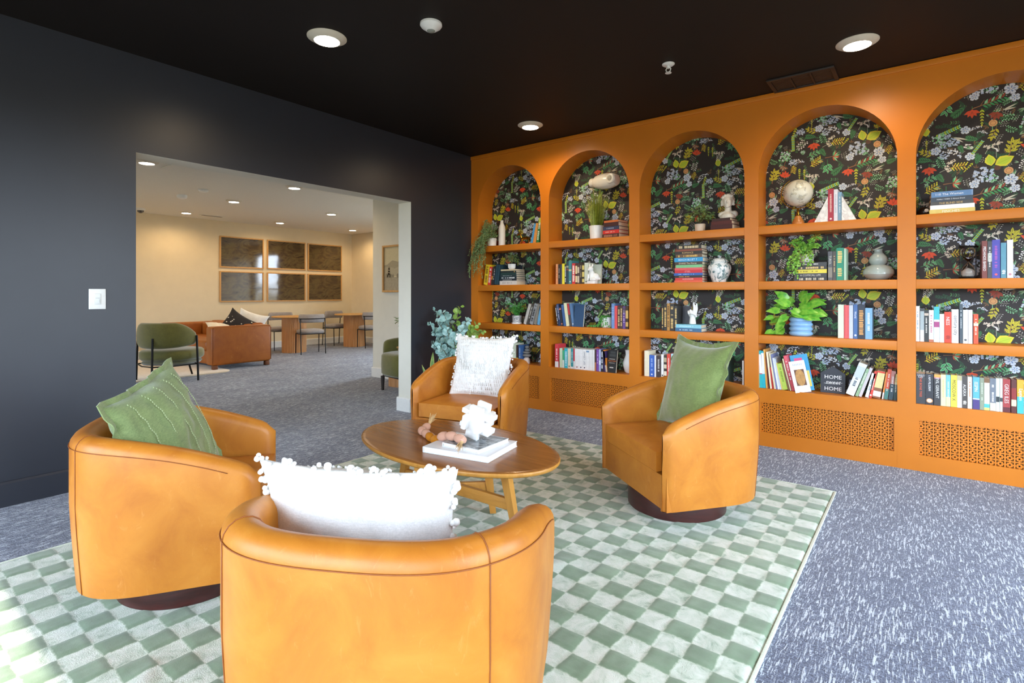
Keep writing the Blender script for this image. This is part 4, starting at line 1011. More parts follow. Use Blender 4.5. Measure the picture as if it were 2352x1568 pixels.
# flat piles: items bottom to top (thickness, length, depth, colour, lettering, description, dx)
def pile(bay, sh, x, y, rot, items, what, z0=None):
    z = (SHEL[sh] if z0 is None else z0)+.0005
    for k, (tk, L, dep, col, deco, desc, dx) in enumerate(items):
        lab = '%s, flat pile, %s of %s' % (desc, SHN[sh], ARCHN[bay])
        a = rad(rot)
        o = thing('book', lab, 'book', (x+(dx+L)*math.cos(a), y+(dx+L)*math.sin(a), z), 0, what)
        o.rotation_euler = (0, -PI/2, a)
        book_parts(o, tk-.0004, L, dep, col, deco, tk > .016)
        z += tk
    return z
pile(5, 1, 4.072, .035, 4, [(.030, .232, .165, '#d9c56a', 't:FINCHES:#f4f0e4', 'thick yellow book at the bottom', 0), (.028, .226, .165, '#ecebea', '-', 'plain white book', .004),
     (.022, .218, .165, '#4c4b4a', 't:THE BLIND SIDE:#d8b878', 'dark grey book lettered THE BLIND SIDE', .006), (.030, .214, .165, '#3d4754', 't:MARLY WEEK 2 Almost Dead:#e8eaec', 'slate book with white lettering', .007), (.036, .212, .165, '#5f84b0', 't:110 The Women:#f2f4f6;b:.02:.03:#dfe6ee', 'blue book at the top', .010)], 'flat pile on the top shelf of the rightmost arch')
pile(4, 2, 3.262, .045, 0, [(.028, .217, .15, '#2a2a2c', 'G:#cfc8b0', 'wide black book at the bottom', 0), (.028, .206, .15, '#37353a', 't:A COMICAL LIFE:#d8d2c0', 'charcoal book above the bottom one', .01), (.029, .206, .15, '#e0cf3f', 'g:#8a7a20', 'yellow book', .01), (.026, .190, .15, '#332f30', 'G:#d8b878', 'black book above the yellow one', .026), (.027, .190, .15, '#3a3a3c', 'g:#e0e0dc', 'dark grey book under the trailing plant', .026)], 'flat pile on the second shelf of the fourth arch')
pile(3, 2, 2.330, .045, 0, [(.018, .240, .15, '#e0603a', '-', 'orange red book at the bottom', 0), (.022, .232, .15, '#d23a34', 't:ALEXANDER:#f0d0c0', 'red book above the bottom one', .008), (.020, .236, .15, '#2c2826', 'g:#d8a860', 'black book below the blue one', .004), (.021, .246, .15, '#2f5fae', 'g:#9ac0ea', 'royal blue book', -.004), (.026, .236, .15, '#cf2f38', 't:STEEL:#f0a0a0', 'crimson book above the royal blue one', .004), (.019, .236, .15, '#dd5a5e', '-', 'coral pink book', .004),
     (.025, .224, .15, '#7fc48a', '-', 'mint green book', .014), (.026, .236, .15, '#4a3a2a', 't:EVANS The Horse:#e8d8b8', 'brown book above the mint green one', .004), (.036, .244, .15, '#2f9bd0', 't:BEACH BLUET 7:#dff2fa', 'bright sky blue book', 0), (.028, .226, .15, '#6b5038', 'G:#d8b060', 'tan brown book above the sky blue one', .012), (.026, .236, .15, '#2e2620', 't:ROMANCE:#e0b878', 'dark book with gold lettering', .004), (.018, .226, .15, '#8a4a34', '-', 'thin rust brown book', .01), (.036, .212, .15, '#332a22', 'G:#e8d0a0', 'thick black and gold book on top', .02)], 'flat pile on the second shelf of the middle arch')
zb = pile(3, 1, 2.640, .040, -7, [(.041, .180, .165, '#4a1e1a', 'l:#3a1410', 'thick maroon book at the bottom', 0), (.030, .170, .165, '#5a2620', 'l:#3a1410', 'maroon book in the middle', .006), (.022, .150, .16, '#3f2420', '-', 'thin dark maroon book under the bust', .012)], 'flat pile on the top shelf of the middle arch')
pile(2, 1, 1.632, .045, -8, [(.036, .185, .165, '#4a2620', 'G:#b07a60', 'dark brown book at the bottom', 0), (.034, .180, .165, '#d8352c', 'g:#f0b0a0', 'red book', .006), (.034, .178, .165, '#39405c', 'g:#9aa0b8', 'navy book', .008), (.038, .165, .165, '#4a2826', 'l:#381a18', 'thick maroon book', .016), (.020, .160, .165, '#cf7038', '-', 'thin orange brown book on top', .018)], 'flat pile on the top shelf of the second arch')
zt = pile(1, 2, .385, .035, 0, [(.044, .235, .165, '#d9d4cc', 'g:#b0a8a0', 'thick white book at the bottom', 0), (.020, .222, .165, '#222a30', 'g:#dfe4e4', 'black book above the white one', .008), (.024, .222, .165, '#1f2f38', 'G:#e8ecec', 'dark navy book with white lettering', .008), (.021, .218, .165, '#2c3c40', 'g:#a0b0b0', 'dark slate book', .010), (.021, .214, .165, '#29423f', 'l:#3a5a54', 'dark green book', .012), (.022, .210, .165, '#2a3332', 'd:#d8a860', 'charcoal book with tan mark', .014), (.016, .205, .16, '#d9c8a4', '-', 'thin cream book under the plant', .016)], 'flat pile on the second shelf of the leftmost arch')
zh = pile(3, 3, 2.352, .012, 0, [(.031, .222, .15, '#3a668c', 'g:#a8c4dc', 'steel blue book below the turquoise one', 0), (.030, .216, .15, '#86c6d8', 'g:#c4e4ec', 'pale turquoise book under the white hand', .004)], 'flat pair on the third shelf of the middle arch')
pile(3, 4, 2.356, .03, 0, [(.026, .10, .14, '#e8e4e0', 'g:#4a5a90', 'white and blue book at the bottom', 0), (.026, .10, .14, '#3f5f9a', '-', 'blue book', -.004), (.028, .10, .14, '#ece8e0', 'g:#a05030', 'white book below the orange one', 0), (.024, .098, .14, '#a04a2c', '-', 'rust brown book', .004), (.026, .098, .14, '#dcd8d4', '-', 'pale grey book', .002), (.024, .096, .14, '#e2813a', '-', 'orange book', .006), (.012, .094, .14, '#4fa0c4', '-', 'thin sky blue book on top', .008)], 'small flat pile on the bottom shelf of the middle arch')
pile(1, 4, .286, .04, 3, [(.072, .14, .13, '#5a5048', '-', 'dark box set at the bottom', 0), (.055, .145, .13, '#c8b884', '-', 'tan book', 0)], 'low pile behind the white pillow')
# face-out books
def faced(name, lab, loc, rz, lean, w, h, t, face, cat='book', group=None):
    o = thing(name, lab, cat, loc, 0, group); o.rotation_euler = (lean, 0, rz)
    m = MB(); m.box((0, .001, h/2), (w, .002, h)); m.box((0, t-.001, h/2), (w, .002, h)); m.box((-w/2+.001, t/2, h/2), (.002, t-.004, h))
    return o, m
# big blue hardback seen from its cover side, angled out
o, m = faced('book', 'large navy hardback, plain cover facing out, third shelf of second arch', (1.372, .035, .8615), rad(-6), rad(-8), .115, .222, .018, None, group='books on the third shelf of the second arch')
m.build('cover', cloth('#274a70'), o, smooth=False); MB().box((.001, .009, .111), (.109, .0135, .214)).build('pages', M_pages, o, smooth=False)
o, m = faced('book', 'pale sage board book standing behind the white rabbit, second shelf of second arch', (1.532, .11, 1.2805), 0, rad(-5), .10, .19, .016, None, group='books on the second shelf of the second arch')
m.build('cover', cloth('#c6cdbd'), o, smooth=False); MB().box((.001, .008, .095), (.094, .0115, .184)).build('pages', M_pages, o, smooth=False)
o, m = faced('book', 'dark blue book, cover facing out by the petrol hardback, second shelf of leftmost arch', (.50, .215, 1.2805), 0, rad(0), .13, .215, .016, None, group='books on the second shelf of the leftmost arch')
m.build('cover', cloth('#27313a'), o, smooth=False); MB().box((.001, .008, .107), (.124, .0115, .208)).build('pages', M_pages, o, smooth=False)
o, m = faced('book', 'charcoal book, dark cover facing out beside the white hand, third shelf, middle arch', (2.395, .16, .8615), 0, rad(-3), .075, .215, .02, None, group='books on the third shelf of the middle arch')
m.build('cover', cloth('#3d3c42'), o, smooth=False); MB().box((.001, .01, .107), (.069, .0155, .208)).build('pages', M_pages, o, smooth=False)
# black paperback with orange lettering, cover out
o, m = faced('book', 'black paperback lettered in orange, cover facing out, bottom shelf of second arch', (1.732, .028, .4475), rad(-4), rad(-9), .098, .215, .018, None, group='books on the bottom shelf of the second arch')
mats = [cloth('#1d1c1c'), plain('#e07a30', .5, var=0), plain('#c8c0b8', .5, var=0), plain('#3a3c3c', .5, var=0)]
m.text('TRACTION', .03, 1, TR(0, -.0006, .108) @ RX(PI/2), .084)
for (x0, x1, z0, z1, k) in ((-.03, .03, .124, .128, 2), (-.03, .03, .088, .091, 2), (-.02, .02, .042, .052, 2), (-.03, .036, .150, .172, 3), (-.022, .03, .178, .198, 3)):
    m.add([(x0, -.0006, z0), (x1, -.0006, z0), (x1, -.0006, z1), (x0, -.0006, z1)], [(0, 1, 2, 3)], k)
m.build('cover', mats, o, smooth=False); MB().box((.001, .009, .107), (.092, .0135, .209)).build('pages', M_pages, o, smooth=False)
# white picture book with a plain tan patch
o, m = faced('book', 'white picture book with a brown patch on its cover, bottom shelf of fourth arch', (3.332, .004, .4475), rad(17), 0, .105, .235, .010, None, group='books on the bottom shelf of the fourth arch')
o.rotation_euler = (rad(-6), rad(-12), rad(10))
mats = [cloth('#eef0f2'), plain('#b98a4e', .6, var=.2, scale=60), plain('#6d4a36', .6, var=0), plain('#b4bcc8', .6, var=0)]
def disc(cx, cz, rx, rz, k, y, n=20): m.add([(cx+rx*math.cos(2*PI*i/n), -y, cz+rz*math.sin(2*PI*i/n)) for i in range(n)], [tuple(range(n))], k)
m.add([(-.03, -.0005, .05), (.036, -.0005, .05), (.036, -.0005, .17), (-.03, -.0005, .17)], [(0, 1, 2, 3)], 2); disc(.003, .11, .031, .062, 1, .0009)
for k in range(6): m.add([(-.03+.011*k, -.0005, .20), (-.024+.011*k, -.0005, .20), (-.024+.011*k, -.0005, .214), (-.03+.011*k, -.0005, .214)], [(0, 1, 2, 3)], 3)
m.build('cover', mats, o, smooth=False); MB().box((.001, .005, .117), (.099, .0055, .229)).build('pages', M_pages, o, smooth=False)
o, m = faced('book', 'tall blue picture book cover out behind the white one, bottom shelf, fourth arch', (3.335, .085, .4475), 0, 0, .12, .275, .008, None, group='books on the bottom shelf of the fourth arch')
o.rotation_euler = (rad(-4), rad(-11), rad(8))
mats = [cloth('#2f9ac8'), plain('#d8568a', .5, var=0), plain('#e6d46a', .5, var=0)]
m.add([(-.035, -.0006, .225), (.02, -.0006, .225), (.02, -.0006, .25), (-.035, -.0006, .25)], [(0, 1, 2, 3)], 1); m.add([(-.05, -.0006, .03), (.05, -.0006, .03), (.05, -.0006, .15), (-.05, -.0006, .15)], [(0, 1, 2, 3)], 2)
m.build('cover', mats, o, smooth=False); MB().box((.001, .004, .137), (.114, .0035, .269)).build('pages', M_pages, o, smooth=False)
o, m = faced('book', 'turquoise book with a dark round mark on its cover, bottom shelf, leftmost arch', (.345, .045, .4475+.128), rad(-10), 0, .125, .073, .02, None, group='books on the bottom shelf of the leftmost arch')
mats = [cloth('#5fb0b8'), plain('#4a1f2c', .5, var=0), plain('#d8703a', .5, var=0)]
disc(.038, .036, .018, .018, 1, .0006); disc(.038, .036, .012, .012, 2, .0009)
m.build('cover', mats, o, smooth=False); MB().box((.001, .010, .036), (.119, .0155, .067)).build('pages', M_pages, o, smooth=False)
# ------------------------------------------------------------------ shelf ornaments and plants
M_ceramic = plain('#e6e2d8', .28, var=.03, scale=20, name='cream_ceramic')
M_wceramic = plain('#eeeeea', .35, var=.03, scale=20, name='white_ceramic')
M_plaster = plain('#e2ddd0', .6, var=.05, scale=30, name='plaster')
M_gold = plain('#c79a3c', .22, metal=1.0, var=.05, name='polished_gold')
M_marble = None
t_ = NT('white_marble'); f_ = t_.noise(t_.coords(), 9, 6, .6, 2.0)
t_.color(t_.ramp(f_, [(.40, '#eceae6'), (.50, '#cfccc8'), (.54, '#eeece8')])).set(Roughness=.3); M_marble = t_.m
M_soil = plain('#3a2a1e', .95, var=.3, scale=200, name='soil')
def leafmat(name, c0, c1, rough=.45):
    t = NT(name); f = t.noise(t.coords(), 30, 3); t.color(t.ramp(f, [(.3, c0), (.7, c1)])).set(Roughness=rough)
    t.b.inputs['Subsurface Weight'].default_value = 0.0
    return t.m
G_fern = leafmat('fern_leaf', '#2f7a30', '#5fae4c'); G_ivy = leafmat('ivy_leaf', '#4f9a2e', '#9ccb52'); G_trail = leafmat('trailing_leaf', '#4f7a45', '#8fae72')
G_grass = leafmat('grass_blade', '#6f7f1e', '#b3bc4c'); G_pothos = leafmat('pothos_leaf', '#3f9a2c', '#9bd04f', .3); G_euc = leafmat('eucalyptus_leaf', '#7fae a8'.replace(' ', ''), '#b9d8d4', .5)
G_euc2 = leafmat('young_eucalyptus_leaf', '#6f9a3c', '#a3c060', .5); G_olive = leafmat('small_shrub_leaf', '#5f7f48', '#93ad70'); M_stem = plain('#6a6a3a', .7, var=.1, name='plant_stem')
def bushy(name, lab, cat, loc, pot, foliage, group=None):
    t = thing(name, lab, cat, loc, 0, group)
    pot(t); foliage(t); return t
def inward(v, d, bay=None):
    return v
def foliage_ball(t, c, rad3, n, L, Wd, mat, seed, name='foliage', ylim=None, stem=True, droop=.3, zmin=None):
    R = random.Random(seed); m = MB(); st = MB()
    for i in range(n):
        th = R.random()*2*PI; ph = math.acos(R.uniform(-.25, 1)); q = R.uniform(.35, 1)
        d = Vector((math.sin(ph)*math.cos(th)*rad3[0], math.sin(ph)*math.sin(th)*rad3[1], math.cos(ph)*rad3[2]))
        p = Vector(c)+d*q
        if ylim is not None and p.y > ylim: p.y = ylim-.002-R.random()*.02
        dd = (d.normalized()+Vector((R.uniform(-.5, .5), R.uniform(-.5, .5), R.uniform(-.4, .3)-droop)))
        l = L*R.uniform(.6, 1.2)
        e = p+dd.normalized()*l
        if ylim is not None and e.y > ylim: dd.y = -abs(dd.y)
        if zmin is not None and e.z < zmin: dd.z = abs(dd.z)*.5
        m.leaf(p, dd, Vector((R.uniform(-1, 1), R.uniform(-1, 1), 1)), l, Wd*R.uniform(.7, 1.2), 0, n=3)
        if stem and i % 7 == 0: st.tube([(c[0]*.2, c[1]*.2, c[2]-rad3[2]*.5), tuple((Vector(c)+p)/2), tuple(p)], .0012, 4)
    m.build(name, mat, t, angle=180)
    if stem and st.v: st.build('stem', M_stem, t)
def strand(m, pts, step, L, Wd, R, spread=1.0):
    P = [Vector(p) for p in pts]
    for i in range(len(P)-1):
        a, b = P[i], P[i+1]; n = max(1, int((b-a).length/step))
        for k in range(n):
            q = a.lerp(b, k/n)
            d = Vector((R.uniform(-1, 1), R.uniform(-1, .35), R.uniform(-.8, .5)))*spread+(b-a).normalized()*.4
            m.leaf(q, d, (R.uniform(-1, 1), -1, R.uniform(0, 1)), L*R.uniform(.7, 1.2), Wd*R.uniform(.8, 1.2), 0, n=3)
LASTPOT = [None]
def potmesh(prof, mat, t, name='pot', seg=32):
    LASTPOT[0] = MB().lathe(prof, seg).build(name, mat, t); return LASTPOT[0]

# --- leftmost arch
R = random.Random(11)
t = thing('trailing_plant', 'long feathery trailing plant spilling off the top shelf of the leftmost arch', 'plant', (.22, .10, 1.7105))
potmesh([(.035, 0), (.05, .01), (.055, .09), (.05, .095), (.047, .08), (.04, .078)], M_ceramic, t)
m = MB(); st = MB()
for i in range(74):
    x0 = R.uniform(-.05, .085); up = R.uniform(.10, .30); tipx = R.uniform(-.16, .06); tz = R.uniform(-.36, .10); yy = -.155-R.uniform(0, .06)
    pts = [(x0*.3, 0, .09), (x0+.02, -.03, up*.8), (x0, -.07, up), (x0*.7+tipx*.3, -.12, up*.55), (x0*.4+tipx*.6, yy+.02, .02+R.uniform(-.03, .06)), (tipx, yy, min(tz*.7, .0)), (tipx+R.uniform(-.02, .02), yy-.01, tz)]
    if tz > -.06: pts = pts[:R.choice((3, 4, 5))]
    st.tube(pts, .0011, 4); strand(m, pts[1:], .012, .022, .007, R)
m.build('foliage', G_trail, t, angle=180); st.build('stem', M_stem, t)
t = thing('bottle', 'cream ceramic bottle behind the trailing plant on the top shelf of the leftmost arch', 'bottle', (.325, .15, 1.7105))
MB().lathe([(.034, 0), (.038, .005), (.039, .19), (.036, .22), (.022, .25), (.017, .265), (.017, .285), (.019, .29), (.013, .29), (.012, .26)], 28).build('body', M_ceramic, t)
t = thing('deer_figurine', 'polished gold long-legged animal figurine on the top shelf of the leftmost arch', 'figurine', (.675, .085, 1.7105), rad(-8))
t.scale = (1.2, 1.2, 1.0)
m = MB()
m.tube([(.075, 0, .050), (.045, 0, .066), (.0, 0, .064), (-.03, 0, .060)], [.010, .017, .017, .012], 10)
for (x0, z0, x1, x2, yy) in ((-.028, .06, -.035, -.052, .010), (-.022, .06, -.005, -.022, -.010), (.045, .064, .062, .045, .010), (.05, .062, .075, .066, -.010)):
    m.tube([(x0, yy*.6, z0), (x1, yy, .034), (x2, yy, .006), (x2-.008, yy, .0025)], [.009, .006, .0038, .004], 8)
m.tube([(-.026, 0, .062), (-.034, 0, .090), (-.046, 0, .112)], [.012, .009, .008], 10)
m.tube([(-.040, 0, .112), (-.062, 0, .112), (-.080, 0, .104)], [.009, .0095, .005], 10)
for s in (-1, 1): m.tube([(-.044, s*.005, .116), (-.036, s*.012, .134), (-.032, s*.014, .142)], [.004, .005, .001], 8)
m.tube([(.072, 0, .056), (.086, 0, .064)], [.005, .002], 6)
m.build('body', M_gold, t)
t = thing('potted_plant', 'small sprig in a white faceted pot on the flat pile, leftmost arch', 'plant', (.505, .10, zt+.0005))
LASTPOT[0] = MB().lathe([(.030, 0), (.045, .018), (.047, .058), (.043, .058), (.040, .05)], 6).build('pot', M_wceramic, t, angle=20)
MB().cyl((0, 0, .048), .04, .003, 16).build('soil', M_soil, LASTPOT[0])
foliage_ball(t, (0, 0, .10), (.075, .06, .075), 210, .030, .008, G_olive, 21, zmin=.05)
t = thing('potted_fern', 'bright green fern in a white patterned pot on the third shelf of the leftmost arch', 'plant', (.574, .10, .8615))
mp_ = NT('patterned_pot'); v = mp_.n('ShaderNodeTexVoronoi'); v.inputs['Scale'].default_value = 95; mp_.l(mp_.coords(), v.inputs['Vector'])
mp_.color(mp_.ramp(v.outputs['Distance'], [(.30, '#eceae6'), (.5, '#8f9496')])).set(Roughness=.5)
potmesh([(.046, 0), (.05, .006), (.052, .088), (.048, .09), (.045, .075)], mp_.m, t)
MB().lathe([(.054, .001), (.058, .004), (.057, .014), (.053, .012)], 32).build('saucer', M_wceramic, LASTPOT[0])
MB().cyl((0, 0, .072), .044, .003, 20).build('soil', M_soil, LASTPOT[0])
m = MB(); R = random.Random(5)
for i in range(70):
    th = R.random()*2*PI; rr = R.uniform(.06, .15); up = R.uniform(.04, .15)
    tip = Vector((rr*math.cos(th), min(rr*math.sin(th)*.75, .12), .09+up)); mid = Vector((tip.x*.45, tip.y*.45, .09+up*.9))
    strand(m, [(0, 0, .08), tuple(mid), tuple(tip)], .0075, .020, .005, R, .9)
m.build('foliage', G_fern, t, angle=180)
t = thing('stone_stack', 'balanced grey stones on a pale pink dome, bottom shelf of the leftmost arch', 'ornament', (.714, .085, .4475), 0)
MB().lathe([(.036, 0), (.038, .02), (.034, .05), (.02, .064), (1e-4, .066)], 24).build('dome_stone', plain('#d6c4ba', .7, var=.05), t)
gst = plain('#7c7c7a', .8, var=.15, scale=50)
for (dx, z, rx, rz) in ((.004, .085, .052, .019), (-.002, .115, .044, .014), (.006, .141, .030, .015), (.004, .172, .024, .018)):
    m = MB(); m.ball((dx, 0, z), 1, 0, 20, 12, (rx, rx*.8, rz)); m.build('stone', gst, t)
# --- second arch
t = thing('grass_plant', 'tall green grass in a white pot on the top shelf of the second arch', 'plant', (1.530, .12, 1.7105))
potmesh([(.058, 0), (.062, .004), (.072, .13), (.069, .132), (.066, .115)], M_wceramic, t)
MB().cyl((0, 0, .112), .065, .003, 20).build('soil', M_soil, LASTPOT[0])
m = MB(); R = random.Random(3)
for i in range(230):
    th = R.random()*2*PI; sp = R.random()**.8; h = R.uniform(.30, .46)-.10*sp
    bx, by = .05*math.cos(th)*R.random(), .05*math.sin(th)*R.random()
    ex = bx+math.cos(th)*.20*sp; ey = by+math.sin(th)*.10*sp; ey = min(ey, .112)
    P = [Vector((bx, by, .11)), Vector((bx+(ex-bx)*.25, by+(ey-by)*.25, .11+h*.5)), Vector((bx+(ex-bx)*.6, by+(ey-by)*.6, .11+h*.85)), Vector((ex, ey, .11+h*(1-.22*sp)))]
    w = R.uniform(.0016, .003); sd = Vector((-math.sin(th+1), math.cos(th+1), 0)); vs = []; fs = []
    for k, p_ in enumerate(P):
        ww = w*(1-k/3.2); vs += [tuple(p_-sd*ww), tuple(p_+sd*ww)]
    for k in range(3): fs.append((2*k, 2*k+1, 2*k+3, 2*k+2))
    m.add(vs, fs)
m.build('blades', G_grass, t, angle=180)
t = thing('ceramic_vessel', 'white two-mouthed ceramic vessel lying on the grass tips in the second arch', 'vessel', (1.606, .135, 2.268), 0)
t.rotation_euler = (0, rad(3), rad(-12))
m = MB(); m.lathe([(.032, -.165), (.043, -.163), (.046, -.15), (.040, -.128), (.062, -.09), (.074, -.03), (.076, .03), (.070, .09), (.058, .13), (.052, .145), (.050, .15), (.04, .152)], 36, M=RY(PI/2))
m.build('body', M_ceramic, t)
MB().lathe([(.03, -.1), (.043, -.112), (.044, -.106), (.030, -.092)], 30, M=TR(.115, .02, .0) @ RX(PI/2) @ TR(0, 0, .155)).build('mouth', M_ceramic, t)
m = MB(); m.lathe([(.030, 0), (.046, .006), (.05, .016), (.044, .03), (.03, .034), (.022, .03)], 30, M=TR(.125, -.045, .008) @ RX(PI/2)); sp_ = m.build('spout', M_ceramic, t)
MB().lathe([(.026, -.002), (.018, .004), (1e-4, .005)], 24, M=TR(.125, -.078, .008) @ RX(PI/2)).build('plug', plain('#a9a294', .5, var=0), sp_)
t = thing('rabbit_figurine', 'white seated rabbit figurine on a small plinth, second shelf of the second arch', 'figurine', (1.517, .058, 1.2805), 0)
m = MB(); m.box((0, 0, .014), (.085, .062, .028), bev=.003); m.build('plinth', M_wceramic, t)
m = MB()
m.ball((.028, .012, .062), 1, 0, 18, 12, (.042, .034, .040)); m.ball((-.006, -.004, .085), 1, 0, 18, 12, (.032, .028, .050))
m.ball((-.014, -.012, .142), 1, 0, 18, 12, (.028, .026, .027)); m.ball((-.020, -.036, .134), 1, 0, 14, 10, (.012, .012, .010))
for s in (-1, 1):
    m.tube([(-.014+s*.010, -.004, .160), (-.014+s*.016, .004, .180), (-.014+s*.018, .008, .196)], [.007, .009, .002], 10)
    m.tube([(-.018+s*.014, -.020, .090), (-.018+s*.015, -.026, .055), (-.018+s*.015, -.030, .030)], [.013, .010, .011], 10)
    m.ball((.02+s*.0, s*.022-.004, .042), 1, 0, 14, 8, (.032, .014, .018))
m.ball((.068, .016, .048), .013)
b = m.build('body', M_wceramic, t)
mod = b.modifiers.new('remesh', 'REMESH'); mod.mode = 'VOXEL'; mod.voxel_size = .0035; mod.use_smooth_shade = True
t = thing('ivy_pot', 'small white pot overgrown with ivy on the third shelf of the second arch', 'plant', (1.648, .10, .8615))
potmesh([(.038, 0), (.05, .01), (.054, .06), (.046, .10), (.043, .10), (.045, .07)], M_wceramic, t)
MB().cyl((0, 0, .085), .043, .003, 18).build('soil', M_soil, LASTPOT[0])
m = MB(); R = random.Random(17)
for i in range(26):
    th = R.random()*2*PI; a = R.uniform(.055, .065); bx = a*math.cos(th); by = a*math.sin(th)
    e = R.uniform(-.2, .06) if i % 2 else bx*1.4
    strand(m, [(0, 0, .1), (bx*.8, by*.8, .112), (bx*1.05, by*1.05, .06), (bx*1.1+e*.3, by*1.1, .018), (max(-.20, bx*1.2+e), max(-.085, by*1.1-.01), .010)], .010, .016, .012, R, .8)
for v_ in range(len(m.v)):
    x, y, z = m.v[v_]; m.v[v_] = (x, y, max(z, .003))
m.build('foliage', G_fern, t, angle=180)
t = thing('pitcher_vase', 'curvy white vase half hidden by the upright on the bottom shelf of the second arch', 'vase', (1.868, .13, .4475))
MB().lathe([(.03, 0), (.042, .01), (.056, .06), (.058, .09), (.046, .13), (.034, .165), (.036, .20), (.042, .212), (.034, .21), (.028, .17)], 30).build('body', M_wceramic, t)
# --- middle arch
t = thing('potted_plant', 'leafy green plant in a beige pot on the top shelf of the middle arch', 'plant', (2.531, .11, 1.7105))
potmesh([(.034, 0), (.040, .004), (.044, .066), (.041, .068), (.038, .055)], plain('#d9c8b4', .6, var=.03), t)
MB().cyl((0, 0, .055), .038, .003, 18).build('soil', M_soil, LASTPOT[0])
foliage_ball(t, (0, 0, .125), (.115, .085, .10), 190, .036, .020, G_olive, 31, zmin=.05)
t = thing('bust', 'white classical bust on the flat pile, top shelf of the middle arch', 'sculpture', (2.755, .122, zb+.0005), rad(12))
m = MB()
def ell(c, s): m.ball(c, 1, 0, 20, 14, s)
m.tube([(0, .0, .002), (0, 0, .03), (0, .002, .055)], [.062, .058, .03], 20)
ell((.0, .006, .045), (.072, .036, .026)); ell((-.05, .004, .036), (.026, .026, .024)); ell((.05, .004, .04), (.03, .028, .028))
m.tube([(0, .004, .05), (.004, .0, .09), (0, -.004, .115)], [.030, .025, .027], 18)
ell((0, -.002, .138), (.038, .044, .050)); ell((0, .012, .158), (.046, .046, .044)); ell((0, -.018, .112), (.026, .026, .022))
m.tube([(0, -.042, .152), (0, -.053, .132), (0, -.046, .128)], [.005, .008, .004], 8)
for s in (-1, 1):
    ell((s*.016, -.038, .150), (.012, .008, .005)); ell((s*.016, -.036, .142), (.009, .006, .006)); ell((s*.041, .004, .138), (.006, .011, .014))
ell((0, -.042, .1175), (.013, .008, .004)); ell((0, -.041, .1115), (.011, .007, .004)); ell((0, -.037, .100), (.014, .011, .010))
R = random.Random(8)
for i in range(46):
    th = R.uniform(0, 2*PI); ph = R.uniform(.1, 1.45); x = .048*math.cos(th)*math.sin(ph); y = .014+.048*math.sin(th)*math.sin(ph); z = .158+.046*math.cos(ph)
    if y < -.022 and z < .176: continue
    ell((x, y, z), (.013, .013, .011))
for s in (-1, 1):
    for k in range(4): ell((s*(.043+.003*(k % 2)), .012-.004*k, .155-.012*k), (.011, .013, .010))
b = m.build('body', M_plaster, t)
mod = b.modifiers.new('remesh', 'REMESH'); mod.mode = 'VOXEL'; mod.voxel_size = .0028; mod.use_smooth_shade = True
t = thing('ginger_jar', 'lidded white jar painted with blue-green leaves, second shelf of the middle arch', 'jar', (2.688, .125, 1.2805))
jm = NT('leaf_painted_porcelain'); f1 = jm.noise(jm.coords((1, 1, .6)), 26, 3, .55, 1.6); f2 = jm.noise(jm.coords(), 60, 3)
jm.color(jm.mix(jm.ramp(f1, [(.50, 0.0), (.56, 1.0)]), '#e9ecea', jm.ramp(f2, [(.4, '#4f7076'), (.6, '#9db4b4')]))).set(Roughness=.15)
MB().lathe([(.055, 0), (.058, .004), (.062, .02), (.088, .085), (.094, .115), (.088, .140), (.068, .158), (.062, .166), (.056, .166)], 36).build('body', jm.m, t)
MB().lathe([(.070, .166), (.072, .170), (.066, .182), (.045, .198), (.018, .204), (.012, .208), (.016, .214), (.017, .222), (.008, .228), (1e-4, .229)], 36).build('lid', jm.m, t)
t = thing('hand_sculpture', 'white hand sculpture raising two fingers on the turquoise book, third shelf of the middle arch', 'sculpture', (2.472, .095, zh+.0005), rad(8))
m = MB()
m.tube([(0, 0, .001), (0, 0, .03), (0, 0, .058), (.002, 0, .085), (.002, 0, .112)], [.029, .026, .023, .031, .031], 20)
m.ball((.002, 0, .085), 1, 0, 18, 12, (.036, .017, .036))
m.tube([(.010, -.002, .105), (.014, -.003, .140), (.010, -.002, .168), (.008, 0, .188)], [.0105, .0105, .0095, .0055], 12)
m.tube([(.028, -.001, .100), (.034, -.001, .132), (.033, 0, .158), (.034, .001, .178)], [.0105, .010, .009, .0055], 12)
m.tube([(-.012, -.004, .106), (-.013, -.024, .118), (-.012, -.032, .104), (-.011, -.026, .088)], [.010, .010, .0095, .008], 12)
m.tube([(-.028, -.003, .100), (-.030, -.020, .109), (-.028, -.028, .096), (-.025, -.022, .084)], [.009, .009, .0085, .007], 12)
m.tube([(.030, -.008, .066), (.026, -.026, .084), (.004, -.036, .094), (-.010, -.037, .092)], [.012, .011, .010, .007], 12)
b = m.build('body', M_wceramic, t)
mod = b.modifiers.new('remesh', 'REMESH'); mod.mode = 'VOXEL'; mod.voxel_size = .0024; mod.use_smooth_shade = True
# --- fourth arch
t = thing('globe', 'cream globe on a wood and gold stand, top shelf of the fourth arch', 'globe', (3.276, .125, 1.7105))
gm = NT('globe_map'); n1 = gm.noise(gm.coords(), 16, 6, .62, .7); n2 = gm.noise(gm.coords(), 42, 4)
gm.color(gm.mix(gm.ramp(n1, [(.52, 0.0), (.545, 1.0), (.575, .35)]), '#dcd9c8', gm.ramp(n2, [(.4, '#b9b08e'), (.6, '#8f8f86')]))).set(Roughness=.28)
MB().ball((.0, 0, .248), .103, 0, 36, 20).build('sphere', gm.m, t)
m = MB(); m.tube([(.118*math.cos(rad(a_)), 0, .248+.118*math.sin(rad(a_))) for a_ in range(118, 338, 8)], .0036, 8)
m.build('meridian_arc', M_gold, t)
MB().lathe([(.006, .134), (.008, .126), (.010, .09), (.017, .078), (.017, .070)], 24).build('stem', M_gold, t)
